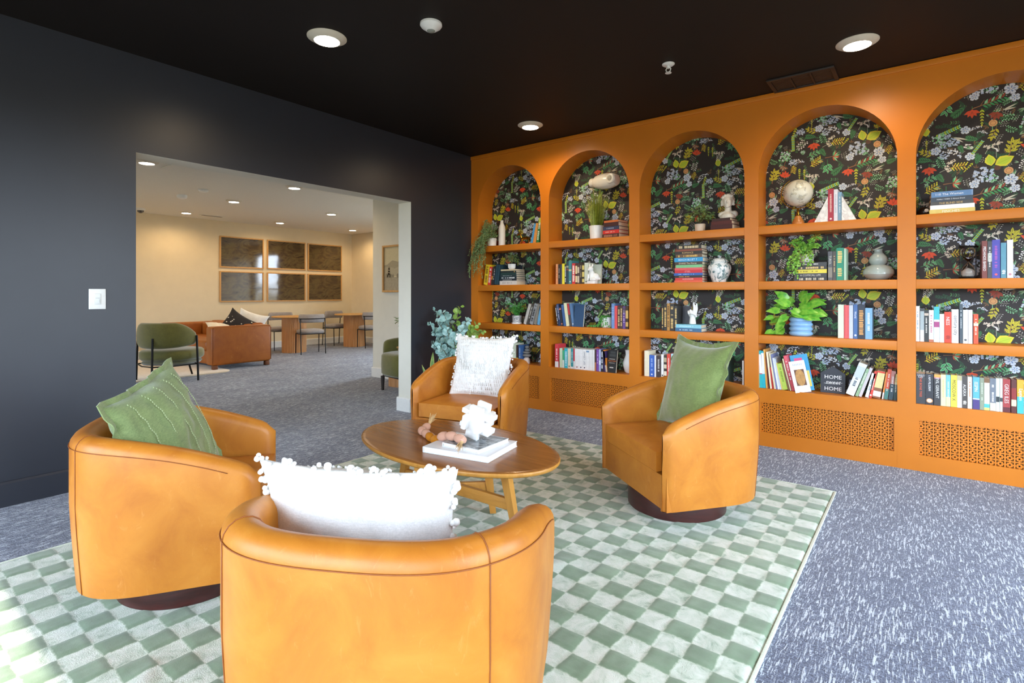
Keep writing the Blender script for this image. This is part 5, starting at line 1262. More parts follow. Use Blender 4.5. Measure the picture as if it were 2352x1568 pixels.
MB().lathe([(.042, 0), (.044, .006), (.042, .022), (.040, .028), (.030, .048), (.018, .072)], 28).build('base', m_wood('turned_wood', '#a8612a', '#d08a45'), t)
for (xa, xb, side, lab) in ((3.394, 3.4835, 0, 'white marble triangular bookend on the side of the globe'), (3.5715, 3.662, 1, 'white marble triangular bookend right of the light blue book')):
    t = thing('bookend', lab, 'bookend', (xa, .05, 1.7105), 0, 'marble bookends')
    pts = [(0, 0), (xb-xa, 0), (xb-xa, .185)] if side == 0 else [(0, 0), (xb-xa, 0), (0, .185)]
    m = MB(); m.prism(pts, 0, .11); m.build('block', M_marble, t, smooth=False)
R = random.Random(23)
t = thing('trailing_plant', 'round-leaved green plant trailing over the flat pile, second shelf of the fourth arch', 'plant', (3.335, .12, 1.2805+.1393))
potmesh([(.040, 0), (.046, .004), (.052, .06), (.049, .062), (.045, .05)], M_wceramic, t)
m = MB(); st = MB()
for i in range(30):
    th = R.uniform(PI*.75, PI*2.2); rr = R.uniform(.05, .12)
    tip = Vector((rr*math.cos(th), -abs(rr*math.sin(th))*.8, .05+R.uniform(.04, .13)))
    strand(m, [(0, 0, .05), (tip.x*.5, tip.y*.5, tip.z+.02), tuple(tip)], .011, .022, .021, R, .8)
for i in range(15):
    x = R.uniform(-.125, .06); zb_ = R.uniform(-.13, -.02) if x < -.055 or i % 3 == 0 else -.03; y = -.085-R.uniform(0, .025)
    pts = [(0, 0, .06), (x*.6, -.05, .07+R.uniform(0, .04)), (x, y, .03), (x-.012, y-.004, zb_*.6), (x-.006, y, zb_)]
    st.tube(pts, .001, 4); strand(m, pts[1:], .013, .018, .018, R, .7)
m.build('foliage', G_ivy, t, angle=180); st.build('stem', M_stem, t)
t = thing('gourd_vase', 'grey-green double gourd vase on the second shelf of the fourth arch', 'vase', (3.786, .135, 1.2805))
MB().lathe([(.040, 0), (.050, .003), (.075, .018), (.094, .042), (.093, .066), (.072, .096), (.044, .108), (.042, .112), (.052, .122), (.058, .142), (.052, .166), (.034, .188), (.026, .196), (.024, .212), (.026, .218), (.020, .218), (.018, .20)], 40).build('body', plain('#a9b3ac', .14, var=.04, scale=10, name='celadon_glaze'), t)
t = thing('pothos_plant', 'pothos with large glossy leaves in a blue ribbed pot, third shelf of the fourth arch', 'plant', (3.297, .115, .8615))
prof = [(.062, 0)]
for k in range(4):
    for a_ in range(0, 181, 22): prof.append((.070+.012*math.sin(rad(a_)), .002+.0345*k+.0345*a_/180))
prof += [(.066, .141), (.062, .13)]
potmesh(prof, plain('#8fb9e0', .22, var=.03, name='blue_glaze'), t, seg=44)
MB().cyl((0, 0, .128), .064, .003, 24).build('soil', M_soil, LASTPOT[0])
m = MB(); st = MB(); R = random.Random(41)
def pleaf(p, d, nrm, L, Wd):
    d = Vector(d).normalized(); nrm = Vector(nrm); nrm = (nrm-d*nrm.dot(d)).normalized(); sd = d.cross(nrm); p = Vector(p); vs = []; fs = []; n = 8
    for i in range(n+1):
        u = i/n; w = Wd*.5*(math.sin(PI*min(1, (u*.92+.08)**.62)))*(1 if i < n else 0); c = p+d*L*u-nrm*.30*L*u*u
        for q, o in ((-1, .10), (-.5, .02), (0, -.01), (.5, .02), (1, .10)): vs.append(tuple(c+sd*w*q+nrm*o*w-d*(.10*L if i == 0 and q else 0)))
    for i in range(n):
        for j in range(4): a_ = i*5+j; fs.append((a_, a_+1, a_+6, a_+5))
    m.add(vs, fs)
PLV = [(-.17, -.05, .10, -70), (-.20, -.06, .19, 10), (-.24, -.03, .02, -60), (-.10, -.07, .24, 40), (-.05, -.08, .18, -20), (.02, -.07, .26, 60), (.07, -.06, .23, 30), (.12, -.05, .25, 10), (.05, -.08, .16, -15), (.10, -.07, .17, 5), (-.12, -.08, .15, -50), (-.15, .02, .22, 30), (0, .03, .27, 80), (.08, .04, .24, 40), (-.22, .0, .12, -30), (-.06, -.09, .20, -40), (.02, -.09, .19, 10), (-.18, -.02, .05, -80), (-.27, -.05, -.0+.03, -50), (.13, -.02, .19, -10), (-.09, .05, .25, 50), (-.26, -.07, .14, -20), (.0, -.05, .23, 20), (-.13, -.03, .28, 60)]
for (x, y, z, a_) in PLV:
    z = min(z, .285)
    d = Vector((math.cos(rad(a_))*(1 if x > -.08 else -1), -.35, math.sin(rad(a_))*.6)); L = R.uniform(.085, .125)
    if x < -.2: L *= .75
    p = Vector((x*.72, y*.8, z)); pleaf(p, d, (R.uniform(-.4, .4), -.9, .7), L, L*.72)
    st.tube([(x*.08, y*.08, .13), (x*.4, y*.4, max(.15, z*.85)), tuple(p)], .0022, 6)
for v_ in range(len(m.v)):
    x, y, z = m.v[v_]; m.v[v_] = (max(x, -.268), y, min(max(z, -.0+.006), .345))
m.build('leaves', G_pothos, t, angle=180); st.build('stem', plain('#7fa848', .5, var=.05), t)
t = thing('house_sign', 'charcoal house-shaped sign reading HOME sweet HOME, bottom shelf of the fourth arch', 'sign', (3.509, .10, .4475), 0)
t.rotation_euler = (rad(-3), 0, 0)
m = MB(); m.prism([(-.079, 0), (.079, 0), (.079, .145), (0, .197), (-.079, .145)], 0, .022); m.build('board', plain('#3b3e45', .6, var=.04), t, smooth=False)
m = MB(); M_ = RX(PI/2)
m.text('HOME', .044, 0, TR(.002, -.0008, .118) @ M_, .108); m.text('HOME', .044, 0, TR(.002, -.0008, .032) @ M_, .108)
sw = 'sweet'
SH_ = Matrix(((1, .35, 0, 0), (0, 1, 0, 0), (0, 0, 1, 0), (0, 0, 0, 1)))
m.text(sw, .040, 0, TR(.004, -.0008, .078) @ M_ @ SH_, .104)
m.tube([(-.056, -.001, .070), (-.03, -.001, .067), (.01, -.001, .068), (.05, -.001, .075), (.062, -.001, .080)], .0009, 5)
m.build('lettering', plain('#f2f2ee', .5, var=0), t, smooth=False)
# --- rightmost arch
t = thing('hourglass', 'black framed hourglass with white sand, second shelf of the rightmost arch', 'hourglass', (4.274, .12, 1.2805))
for z in (.004, .204): MB().lathe([(.050, z), (.052, z+.003), (.050, z+.010), (.046, z+.011)], 30).build('plate', M_blackmetal, t)
for k in range(3):
    a_ = rad(200+120*k); m = MB(); m.tube([(.046*math.cos(a_), .046*math.sin(a_), .001), (.046*math.cos(a_), .046*math.sin(a_), .220)], .0032, 10)
    for z in (.002, .109, .219): m.ball((.046*math.cos(a_), .046*math.sin(a_), z), .0055, 0, 10, 6)
    m.build('post', M_blackmetal, t)
gl = NT('clear_glass'); gl.color('#ffffff').set(Roughness=.02, IOR=1.45); gl.b.inputs['Transmission Weight'].default_value = 1.0
GP = [(.030, .015), (.037, .028), (.037, .050), (.026, .082), (.007, .106), (.005, .111), (.007, .116), (.026, .138), (.038, .165), (.037, .190), (.030, .203)]
MB().lathe(GP, 32, cap=False).build('glass_bulb', gl.m, t)
MB().lathe([(1e-4, .0165), (.029, .0165), (.034, .030), (.030, .042), (.012, .062), (1e-4, .068)], 28).build('sand', plain('#efeeea', .8, var=.05, scale=300), t)
t = thing('round_ornament', 'small round black ornament left of the flat pile, top shelf of rightmost arch', 'ornament', (4.045, .13, 1.7105))
MB().lathe([(.02, 0), (.034, .016), (.036, .034), (.026, .056), (.012, .064), (1e-4, .065)], 24).build('body', plain('#151414', .25, var=0), t)
MB().lathe([(.011, 0), (.012, .003), (.006, .006), (1e-4, .0065)], 18, M=TR(.012, -.034, .036) @ RX(PI/2)).build('button', plain('#b8b8b4', .3, var=0), t)

# ------------------------------------------------------------------ corner plants
t = thing('eucalyptus_arrangement', 'silvery eucalyptus branches in a tall brown vase in the corner behind the far chair', 'plant', (.34, -.66, 0))
MB().lathe([(.09, 0), (.11, .01), (.125, .10), (.10, .26), (.06, .38), (.05, .42), (.055, .44), (.047, .44), (.04, .40)], 32).build('vase', plain('#8a7a6a', .4, var=.1, scale=12), t)
R = random.Random(9); lv = MB(); lv2 = MB(); st = MB()
def euleaf(mm, p, d, r):
    """round leaf disc"""
    d = Vector(d).normalized(); nr = Vector((R.uniform(-.6, .6), R.uniform(-1, .2)-.4, R.uniform(-.2, .8))); nr = (nr-d*nr.dot(d)).normalized(); sd = d.cross(nr); n = 9
    c = Vector(p)+d*r*1.05
    vs = [tuple(c+d*r*math.cos(2*PI*k/n)*1.05+sd*r*.92*math.sin(2*PI*k/n)+nr*(.12*r if k % 2 else 0)) for k in range(n)]+[tuple(c-nr*.10*r)]
    mm.add(vs, [(k, (k+1) % n, n) for k in range(n)])
BR = [(-.22, -.10, .88, 0), (-.25, .0, 1.02, 0), (-.14, -.12, .80, 0), (-.06, -.16, .92, 0), (-.02, -.10, 1.0, 0), (.05, -.12, .84, 0), (-.10, .06, .95, 0), (.10, .02, 1.06, 1), (.18, .05, .93, 0), (.26, -.10, .86, 0), (.36, -.02, .90, 1), (.42, .0, .84, 1), (.20, -.14, .80, 0), (-.02, -.20, .74, 0), (-.10, -.18, .70, 0), (.02, -.18, .66, 0), (-.18, -.04, .74, 0)]
for (bx, by, bz, k) in BR:
    P = [Vector((0, 0, .40)), Vector((bx*.25, by*.25, .40+(bz-.40)*.5)), Vector((bx*.65, by*.65, .40+(bz-.40)*.88)), Vector((bx, by, bz))]
    st.tube([tuple(q) for q in P], [.004, .0035, .003, .0015], 6)
    N = 13
    for i in range(2, N+1):
        u = i/N*2.999; a_ = int(u); q = P[a_].lerp(P[a_+1], u-a_); tang = (P[a_+1]-P[a_]).normalized()
        r = (.016+.020*math.sin(PI*min(1, (i+1)/(N+1))))*R.uniform(.8, 1.15)
        for s in (0, 1):
            ang = R.random()*2*PI; o = tang.orthogonal(); o.rotate(Matrix.Rotation(ang+s*PI, 3, tang))
            dd = o+tang*.5
            if bx*1+q.x*0+.34+q.x < .04: dd.x = abs(dd.x)
            euleaf(lv2 if k else lv, q, dd, r)
for mm in (lv, lv2):
    for v_ in range(len(mm.v)):
        x, y, z = mm.v[v_]; mm.v[v_] = (max(x, -.325), min(y, .62), z)
lv.build('silver_leaves', G_euc, t, angle=180); lv2.build('young_leaves', G_euc2, t, angle=180); st.build('branch', plain('#7a6a4a', .7, var=.1), t)
t = thing('snake_plant', 'snake plant with yellow edged leaves in the corner beside the doorway wall', 'plant', (.20, -.80, 0))
LASTPOT[0] = MB().lathe([(.075, 0), (.09, .01), (.105, .20), (.10, .205), (.092, .18)], 28).build('pot', plain('#c9c2b4', .6, var=.05), t)
MB().cyl((0, 0, .17), .092, .004, 22).build('soil', M_soil, LASTPOT[0])
sn = leafmat('snake_leaf', '#4f7a3c', '#93b06a', .4); se = plain('#d9d878', .4, var=.05)
for (x, y, h, lx, ly, ro) in ((.02, -.03, .46, .05, -.02, 10), (-.03, -.02, .32, -.06, -.03, -20), (-.05, .02, .24, -.10, 0, 40), (.04, .03, .36, .08, .04, 60), (.0, .04, .40, 0, .06, -50)):
    m = MB(); vs = []; fs = []; mi = []; n = 12; ca, sa = math.cos(rad(ro)), math.sin(rad(ro))
    for i in range(n+1):
        u = i/n; w = .026*(.55+.9*u)*(1-u**3.2)+.0004; tw = rad(ro+25*u); ca, sa = math.cos(tw), math.sin(tw); c = Vector((x+lx*u*u, y+ly*u*u, .16+h*u))
        for q in (-1, -.74, 0, .74, 1):
            for s in (0,): vs.append(tuple(c+Vector((ca*w*q, sa*w*q, 0))+Vector((-sa, ca, 0))*(.22*w*q*q)))
    for i in range(n):
        for j in range(4): a_ = i*5+j; fs.append((a_, a_+1, a_+6, a_+5)); mi.append(1 if j in (0, 3) else 0)
    m.add(vs, fs, mi); o = m.build('leaf', [sn, se], t, angle=180)
    so_ = o.modifiers.new('thickness', 'SOLIDIFY'); so_.thickness = .004
# ------------------------------------------------------------------ rug
def m_rug():
    t = NT('checked_rug'); v = t.coords()
    nz = t.n('ShaderNodeTexNoise'); nz.inputs['Scale'].default_value = 60; nz.inputs['Detail'].default_value = 3; t.l(v, nz.inputs['Vector'])
    nb = t.n('ShaderNodeTexNoise'); nb.inputs['Scale'].default_value = 7; nb.inputs['Detail'].default_value = 2; t.l(v, nb.inputs['Vector'])
    sub = t.n('ShaderNodeVectorMath', operation='SUBTRACT'); t.l(nz.outputs['Color'], sub.inputs[0]); sub.inputs[1].default_value = (.5, .5, .5)
    sc = t.n('ShaderNodeVectorMath', operation='SCALE'); t.l(sub.outputs[0], sc.inputs[0]); sc.inputs['Scale'].default_value = .010
    sub2 = t.n('ShaderNodeVectorMath', operation='SUBTRACT'); t.l(nb.outputs['Color'], sub2.inputs[0]); sub2.inputs[1].default_value = (.5, .5, .5)
    sc2 = t.n('ShaderNodeVectorMath', operation='SCALE'); t.l(sub2.outputs[0], sc2.inputs[0]); sc2.inputs['Scale'].default_value = .022
    ad = t.n('ShaderNodeVectorMath', operation='ADD'); t.l(v, ad.inputs[0]); t.l(sc.outputs[0], ad.inputs[1])
    ad2 = t.n('ShaderNodeVectorMath', operation='ADD'); t.l(ad.outputs[0], ad2.inputs[0]); t.l(sc2.outputs[0], ad2.inputs[1])
    sp = t.n('ShaderNodeSeparateXYZ'); t.l(ad2.outputs[0], sp.inputs[0])
    fx = t.math('FLOOR', t.math('DIVIDE', sp.outputs[0], RUGX)); fy = t.math('FLOOR', t.math('DIVIDE', sp.outputs[1], RUGY))
    par = t.math('PINGPONG', t.math('ADD', fx, fy), 1.0)
    dk = t.ramp(t.noise(v, 9, 4), [(.3, '#647a5e'), (.7, '#7e957a')])
    lt = t.ramp(t.noise(t.coords((1, 1, 1)), 17, 5, .65, .8), [(.30, '#8ea48c'), (.44, '#c3cfbe'), (.60, '#d9dfd4')])
    col = t.mix(par, lt, dk)
    # fuzzy pale joint lines between the squares
    ex = t.math('ABSOLUTE', t.math('SUBTRACT', t.math('FRACT', t.math('DIVIDE', sp.outputs[0], RUGX)), .5))
    ey = t.math('ABSOLUTE', t.math('SUBTRACT', t.math('FRACT', t.math('DIVIDE', sp.outputs[1], RUGY)), .5))
    e = t.math('MAXIMUM', ex, ey)
    col = t.mix(t.ramp(e, [(.455, 0.0), (.49, .55)]), col, '#c2ccb8')
    t.color(col).set(Roughness=.95); t.b.inputs['Sheen Weight'].default_value = .4; t.b.inputs['Specular IOR Level'].default_value = .15
    fur = t.noise(t.coords((1, 1, 1)), 240, 3, .7)
    t.bump(t.math('MULTIPLY', fur, t.math('SUBTRACT', 1.0, t.math('MULTIPLY', par, .85))), .7, .006)
    return t.m
RUGX, RUGY = .0985, .0945
RX0, RX1, RYB, RYF = .862, .862+28*RUGX, -.80, -.80-39*RUGY
mrug = m_rug(); m = MB(); per = 8; nx, ny = 28*per, 39*per
W2 = RX1-RX0; L2 = RYB-RYF
WR = [(1.13, -2.35, .05, .035, .022), (2.63, -2.62, .10, .05, .022), (2.50, -2.86, .09, .045, .018), (2.78, -2.55, .05, .09, .014), (2.2, -3.9, .12, .03, .01), (2.36, -1.05, .15, .03, .008)]
rx_off = RX1
for j in range(ny+1):
    for i in range(nx+1):
        x = RX0+W2*i/nx; y = RYF+L2*j/ny
        lx, ly = x-RX1, y-RYB
        par = (math.floor(lx/RUGX+1e-6)+math.floor(ly/RUGY+1e-6)) % 2
        fx = (i % per)/per; fy = (j % per)/per
        edge = min(i % per, per-i % per, j % per, per-j % per)
        z = .010+(.0045 if (par == 1 and edge > 0) else .0005)+.0022*noise.noise(Vector((x*9, y*9, 0)))+(.0018*noise.noise(Vector((x*60, y*60, 3))) if par == 1 else 0)
        for (wx, wy, sx, sy, h) in WR:
            c, s = .8, .6; dx, dy = (x-wx), (y-wy); u, v = dx*c-dy*s, dx*s+dy*c
            z += h*math.exp(-(u/sx)**2-(v/sy)**2)
        if i in (0, nx) or j in (0, ny): z = .001
        wob = .004*noise.noise(Vector((x*3, y*3, 9)))
        m.v.append((lx+(wob if 0 < i < nx else wob*.6), ly+(wob if 0 < j < ny else 0), z))
for j in range(ny):
    for i in range(nx): a = j*(nx+1)+i; m.f.append((a, a+1, a+nx+2, a+nx+1)); m.mi.append(0)
rug = tag(m.build('rug', mrug, angle=180, loc=(RX1, RYB, 0)), 'sage green and cream checked plush rug under the swivel chairs', 'rug')
m = MB(); bt = .012
for (x0, x1, y0, y1) in ((0, bt, -L2, 0), (-W2-bt, -W2, -L2, 0), (-W2-bt, bt, 0, bt*.6), (-W2-bt, bt, -L2-bt, -L2)): m.box(((x0+x1)/2, (y0+y1)/2, .005), (x1-x0, y1-y0, .009), bev=.002)
m.build('binding', plain('#d3dbcc', .9, var=.08, scale=120), rug)
RUGZ = .011
# ------------------------------------------------------------------ swivel tub chairs
M_leather = m_leather('tan_leather', '#a65f19', '#ba7424', '#c88431')
M_seam = plain('#8a4a16', .6, var=0, name='stitching')
M_plinth = m_wood('dark_plinth_wood', '#2a1412', '#4a221f', (4, 4, 30), .3)
def plan(t):
    """outer plan point and outward normal; t 0 front right arm .. 1 front left arm"""
    a, yf, y0, b, n = .385, .29, -.04, .335, 2.7
    s1 = yf-y0; arc = .93; tot = 2*s1+arc; d = t*tot
    if d < s1: return Vector((a, yf-d)), Vector((1, 0))
    if d > s1+arc: return Vector((-a, y0+(d-s1-arc))), Vector((-1, 0))
    th = PI*(d-s1)/arc
    c, s = math.cos(th), math.sin(th)
    def P(th):
        c, s = math.cos(th), math.sin(th); return Vector((a*math.copysign(abs(c)**(2/n), c), y0-b*abs(s)**(2/n)))
    p = P(th); e = 1e-3; q = P(min(PI, th+e))-P(max(0, th-e))
    if q.length < 1e-9: return p, Vector((1, 0))
    q.normalize(); nn = Vector((-q.y, q.x)); 
    if nn.dot(p-Vector((0, .05))) < 0: nn = -nn
    return p, nn
# resample the plan evenly
_raw = [plan(i/600)[0] for i in range(601)]
_len = [0]
for i in range(600): _len.append(_len[-1]+(_raw[i+1]-_raw[i]).length)
def plan_even(N):
    out = []; j = 0
    for k in range(N+1):
        L = _len[-1]*k/N
        while j < 599 and _len[j+1] < L: j += 1
        u = (L-_len[j])/max(1e-9, _len[j+1]-_len[j]); out.append(_raw[j].lerp(_raw[j+1], min(1, max(0, u))))
    nr = []
    for k in range(N+1):
        d = out[min(N, k+1)]-out[max(0, k-1)]; d.normalize(); n_ = Vector((-d.y, d.x))
        if n_.dot(out[k]-Vector((0, .1))) < 0: n_ = -n_
        nr.append(n_)
    return out, nr, _len[-1]
def rim(y): 
    u = min(1, max(0, (.27-y)/.58)); return .525+.145*math.sin(u*PI/2)**.9
def build_chair(label, loc, rz):
    t = thing('swivel_chair', label, 'armchair', (loc[0], loc[1], RUGZ), rz-PI/2, 'tan leather swivel chairs')
    N = 88; P, Nn, tot = plan_even(N); TH = .088; zb_ = .118
    m = MB(); K = 22; rings = []
    for k in range(N+1):
        d = min(k, N-k)/N*tot; y = P[k].y
        rr = .055; e = 1.0 if d >= rr else math.sqrt(max(0, 1-(1-d/rr)**2))
        top = rim(y)-(0 if d >= .06 else .035*(1-d/.06)**2); th = TH*(.86+.14*min(1, d/.3)); half = th/2
        mid = P[k]-Nn[k]*half
        hw = half*max(e, .10)
        ring = []
        flare = lambda z: -.030*max(0, (.42-z)/.42)**1.2*(1 if y < .25 else 1)
        for q in range(6):      # outside going up
            z = zb_+(top-.045-zb_)*q/5; o = mid+Nn[k]*(hw+flare(z)); ring.append((o.x, o.y, z))
        for q in range(1, 8):    # rolled top
            a_ = PI*q/8; o = mid+Nn[k]*hw*math.cos(a_); ring.append((o.x, o.y, top-.045+.045*math.sin(a_)))
        for q in range(5):      # inside going down
            z = top-.045-(top-.045-.30)*q/4; o = mid-Nn[k]*(hw+.012*(1-q/4.0)*0); ring.append((o.x, o.y, z))
        o = mid-Nn[k]*hw; ring.append((o.x, o.y, zb_))
        rings.append(ring)
    n = len(rings[0]); vs = [v for r in rings for v in r]; fs = []
    for k in range(N):
        for q in range(n): fs.append((k*n+q, (k+1)*n+q, (k+1)*n+(q+1) % n, k*n+(q+1) % n))
    fs.append(tuple(range(n))); fs.append(tuple(range((N+1)*n-1, N*n-1, -1)))
    m.add(vs, fs); m.build('shell', M_leather, t, angle=60)
    # seat base between the arms
    m = MB(); pts = [(q.x*.955-nn.x*.004, q.y*.955-nn.y*.004) for q, nn in zip(P, Nn)]
    m.slab([(x, min(y, .276)) for x, y in pts], zb_+.001, .285); m.build('seat_base', M_leather, t, angle=40)
    # loose seat cushion with a crowned top
    m = MB(); hw, yf, yb, z0, z1 = .292, .292, -.27, .284, .405; G = 18; ex = 5.0
    for zside in (1, -1):
        o = len(m.v)
        for j in range(G+1):
            for i in range(G+1):
                u, v = -1+2*i/G, -1+2*j/G
                k_ = max(0, 1-abs(u)**ex)**.5*max(0, 1-abs(v)**ex)**.5
                x = hw*u*(1-.012*(1-v*v)); y = (yf+yb)/2+(yf-yb)/2*v
                r = .10 if v < 0 else 0
                x *= 1-.30*max(0, -v-.35)**2 if v < -.35 else 1
                zc = (z0+z1)/2; z = zc+zside*((z1-z0)/2-.0)*(.80+.20*k_) + (.014*(1-u*u)*(1-v*v) if zside > 0 else 0)
                m.v.append((x, y, z))
        for j in range(G):
            for i in range(G):
                a_ = o+j*(G+1)+i; f = (a_, a_+1, a_+G+2, a_+G+1); m.f.append(f if zside > 0 else f[::-1]); m.mi.append(0)
    oo = (G+1)*(G+1); per_ = [i for i in range(G)]+[G+(G+1)*j for j in range(G)]+[(G+1)*G+G-i for i in range(G)]+[(G+1)*(G-j) for j in range(G)]
    for q in range(len(per_)):
        a_, b_ = per_[q], per_[(q+1) % len(per_)]; m.f.append((a_, b_, b_+oo, a_+oo)); m.mi.append(0)
    m.build('seat_cushion', M_leather, t, angle=75)
    # stitched seams
    m = MB(); q0 = 5
    line = []
    for k in range(q0, N-q0+1):
        hwk = TH/2; mid = P[k]-Nn[k]*hwk; o = mid+Nn[k]*(hwk+.0012); line.append((o.x, o.y, rim(P[k].y)-.043))
    m.tube(line, .0016, 6)
    for sgn in (1, -1):
        kk_ = min(range(N+1), key=lambda k: (P[k]-Vector((sgn*.315, -.30))).length)
        ver = []
        for q in range(9):
            z = zb_+(rim(P[kk_].y)-.043-zb_)*q/8; o = P[kk_]+Nn[kk_]*(.001-.030*max(0, (.42-z)/.42)**1.2); ver.append((o.x, o.y, z))
        m.tube(ver, .0015, 6)
        top = []
        for q in range(9):
            a_ = PI*q/8; mid = P[kk_]-Nn[kk_]*TH/2; o = mid+Nn[kk_]*(TH/2+.001)*math.cos(a_); top.append((o.x, o.y, rim(P[kk_].y)-.045+.046*math.sin(a_)))
        m.tube(top, .0015, 6)
    m.build('seam', M_seam, t, angle=180)
    m = MB(); m.lathe([(.258, 0), (.262, .004), (.262, .095), (.258, .104), (.05, .104), (.05, .117)], 64); m.build('swivel_base', M_plinth, t)
    return t
CH = [('tan leather swivel chair in front with its back turned, holding the plain white pillow', FRONTC), ('tan leather swivel chair nearest the charcoal wall, holding the quilted green pillow', LEFTC),
      ('tan leather swivel chair nearest the bookcase grille, holding the smooth green pillow', RIGHTC), ('tan leather swivel chair beyond the coffee table, holding the tufted white pillow', FARC)]
CHAIRS = [build_chair(lb, (c[0], c[1]), rad(c[2])) for lb, c in CH]
for c in CHAIRS[3:]: c.location.z = .0 if c.location.x < .9 else RUGZ
def on_chair(ci, o, loc, rot):
    """place o (top-level) at a spot given in the chair's own frame"""
    c = CHAIRS[ci]; B = Matrix.Translation(c.location) @ RZ(c.rotation_euler.z)
    o.matrix_world = B @ Matrix.Translation(loc) @ Euler(rot, 'XYZ').to_matrix().to_4x4()
# ------------------------------------------------------------------ pillows
def pillow_mesh(w, h, t, seed, wr=.012, G=34, pinch=.05, ears=.02, belly=1.0, p=2.4):
    """soft square pillow in x (width), z (height), thickness along y"""
    m = MB(); R = random.Random(seed); sh = Vector((R.random()*9, R.random()*9, R.random()*9))
    for side in (-1, 1):
        o = len(m.v)
        for j in range(G+1):
            for i in range(G+1):
                u, v = -1+2*i/G, -1+2*j/G
                k = (max(0, 1-abs(u)**p)*max(0, 1-abs(v)**p))**.55
                x = w/2*u*(1-pinch*(1-v*v))+ears*u*abs(u*v)**3; z = h/2*v*(1-pinch*(1-u*u))+ears*v*abs(u*v)**3
                n1 = noise.noise(Vector((u*1.6, v*1.6, side*2))+sh); n2 = noise.noise(Vector((u*4.5, v*4.5, side*5))+sh)
                y = side*(t/2*k*belly)+ (wr*n1*.9+wr*.55*n2)*min(1, k*2.2)+.004*side
                m.v.append((x, y, z))
        for j in range(G):
            for i in range(G):
                a = o+j*(G+1)+i; f = (a, a+1, a+G+2, a+G+1); m.f.append(f if side < 0 else f[::-1]); m.mi.append(0)
    oo = (G+1)**2; per_ = [i for i in range(G)]+[G+(G+1)*j for j in range(G)]+[(G+1)*G+G-i for i in range(G)]+[(G+1)*(G-j) for j in range(G)]
    for q in range(len(per_)):
        a, b = per_[q], per_[(q+1) % len(per_)]; m.f.append((b, a, a+oo, b+oo)); m.mi.append(0)
    edge = [m.v[i] for i in per_]
    return m, edge
def flange(edge, width, seed, th=.0035):
    m = MB(); n = len(edge); R = random.Random(seed); ph = R.random()*6
    vs = []; c = Vector((0, 0, 0))
    for i, e in enumerate(edge):
        e = Vector((e[0], 0, e[2])); a, b = Vector(edge[i-1]), Vector(edge[(i+1) % n]); d = (b-a); d.y = 0; d.normalize(); nr = Vector((d.z, 0, -d.x))
        if nr.dot(e) < 0: nr = -nr
        wv = .010*math.sin(i*.55+ph)+.006*math.sin(i*1.3+ph*2)
        o = e+nr*width; o.y = wv
        vs += [(e.x-nr.x*.012, -th, e.z-nr.z*.012), (o.x, o.y-th*.6, o.z), (o.x, o.y+th*.6, o.z), (e.x-nr.x*.012, th, e.z-nr.z*.012)]
    fs = []
    for i in range(n):
        j = (i+1) % n
        for q in range(4): fs.append((i*4+q, j*4+q, j*4+(q+1) % 4, i*4+(q+1) % 4))
    m.add(vs, fs); return m
M_green = m_fabric('green_linen', '#66794a', '#8a9c64', 320, .95, .35, .4)
M_green2 = m_fabric('smooth_green_velvet', '#62743a', '#7f9150', 200, .8, .12, .6)
M_wpil = m_fabric('white_cotton', '#d9d9d6', '#f0f0ee', 300, .95, .2, .1)
# quilted green pillow on the left chair
t = thing('pillow', 'quilted green linen pillow slumped in the chair nearest the charcoal wall', 'pillow', (0, 0, 0))
m, ed = pillow_mesh(.47, .47, .17, 3, .020, pinch=.03, ears=.015); cv = m.build('cover', M_green, t, angle=180)
flange(ed, .022, 5).build('flange', M_green, t, angle=60)
q = MB(); R = random.Random(4)
for k in range(-2, 3):
    for j in range(46):
        v = -.92+1.84*j/45; u = k*.36+.01*math.sin(j)
        kk_ = (max(0, 1-abs(u)**2.4)*max(0, 1-abs(v)**2.4))**.55
        sh = Vector((random.Random(3).random()*9, 0, 0))
        q.ball((.235*u*.98, .085*kk_+.008, .235*v*.98), .0028, 0, 6, 4, (1, .8, 1.5))
q.build('stitching', plain('#a5b487', .9, var=.1), cv)
on_chair(1, t, LPIL[:3], tuple(rad(a) for a in LPIL[3:]))
# smooth green pillow on the right chair
t = thing('pillow', 'smooth sage green pillow with a flanged edge on the chair nearest the bookcase grille', 'pillow', (0, 0, 0))
m, ed = pillow_mesh(.47, .48, .17, 13, .008, pinch=.045, ears=.03); m.build('cover', M_green2, t, angle=180)
flange(ed, .024, 15).build('flange', M_green2, t, angle=60)
on_chair(2, t, RPIL[:3], tuple(rad(a) for a in RPIL[3:]))
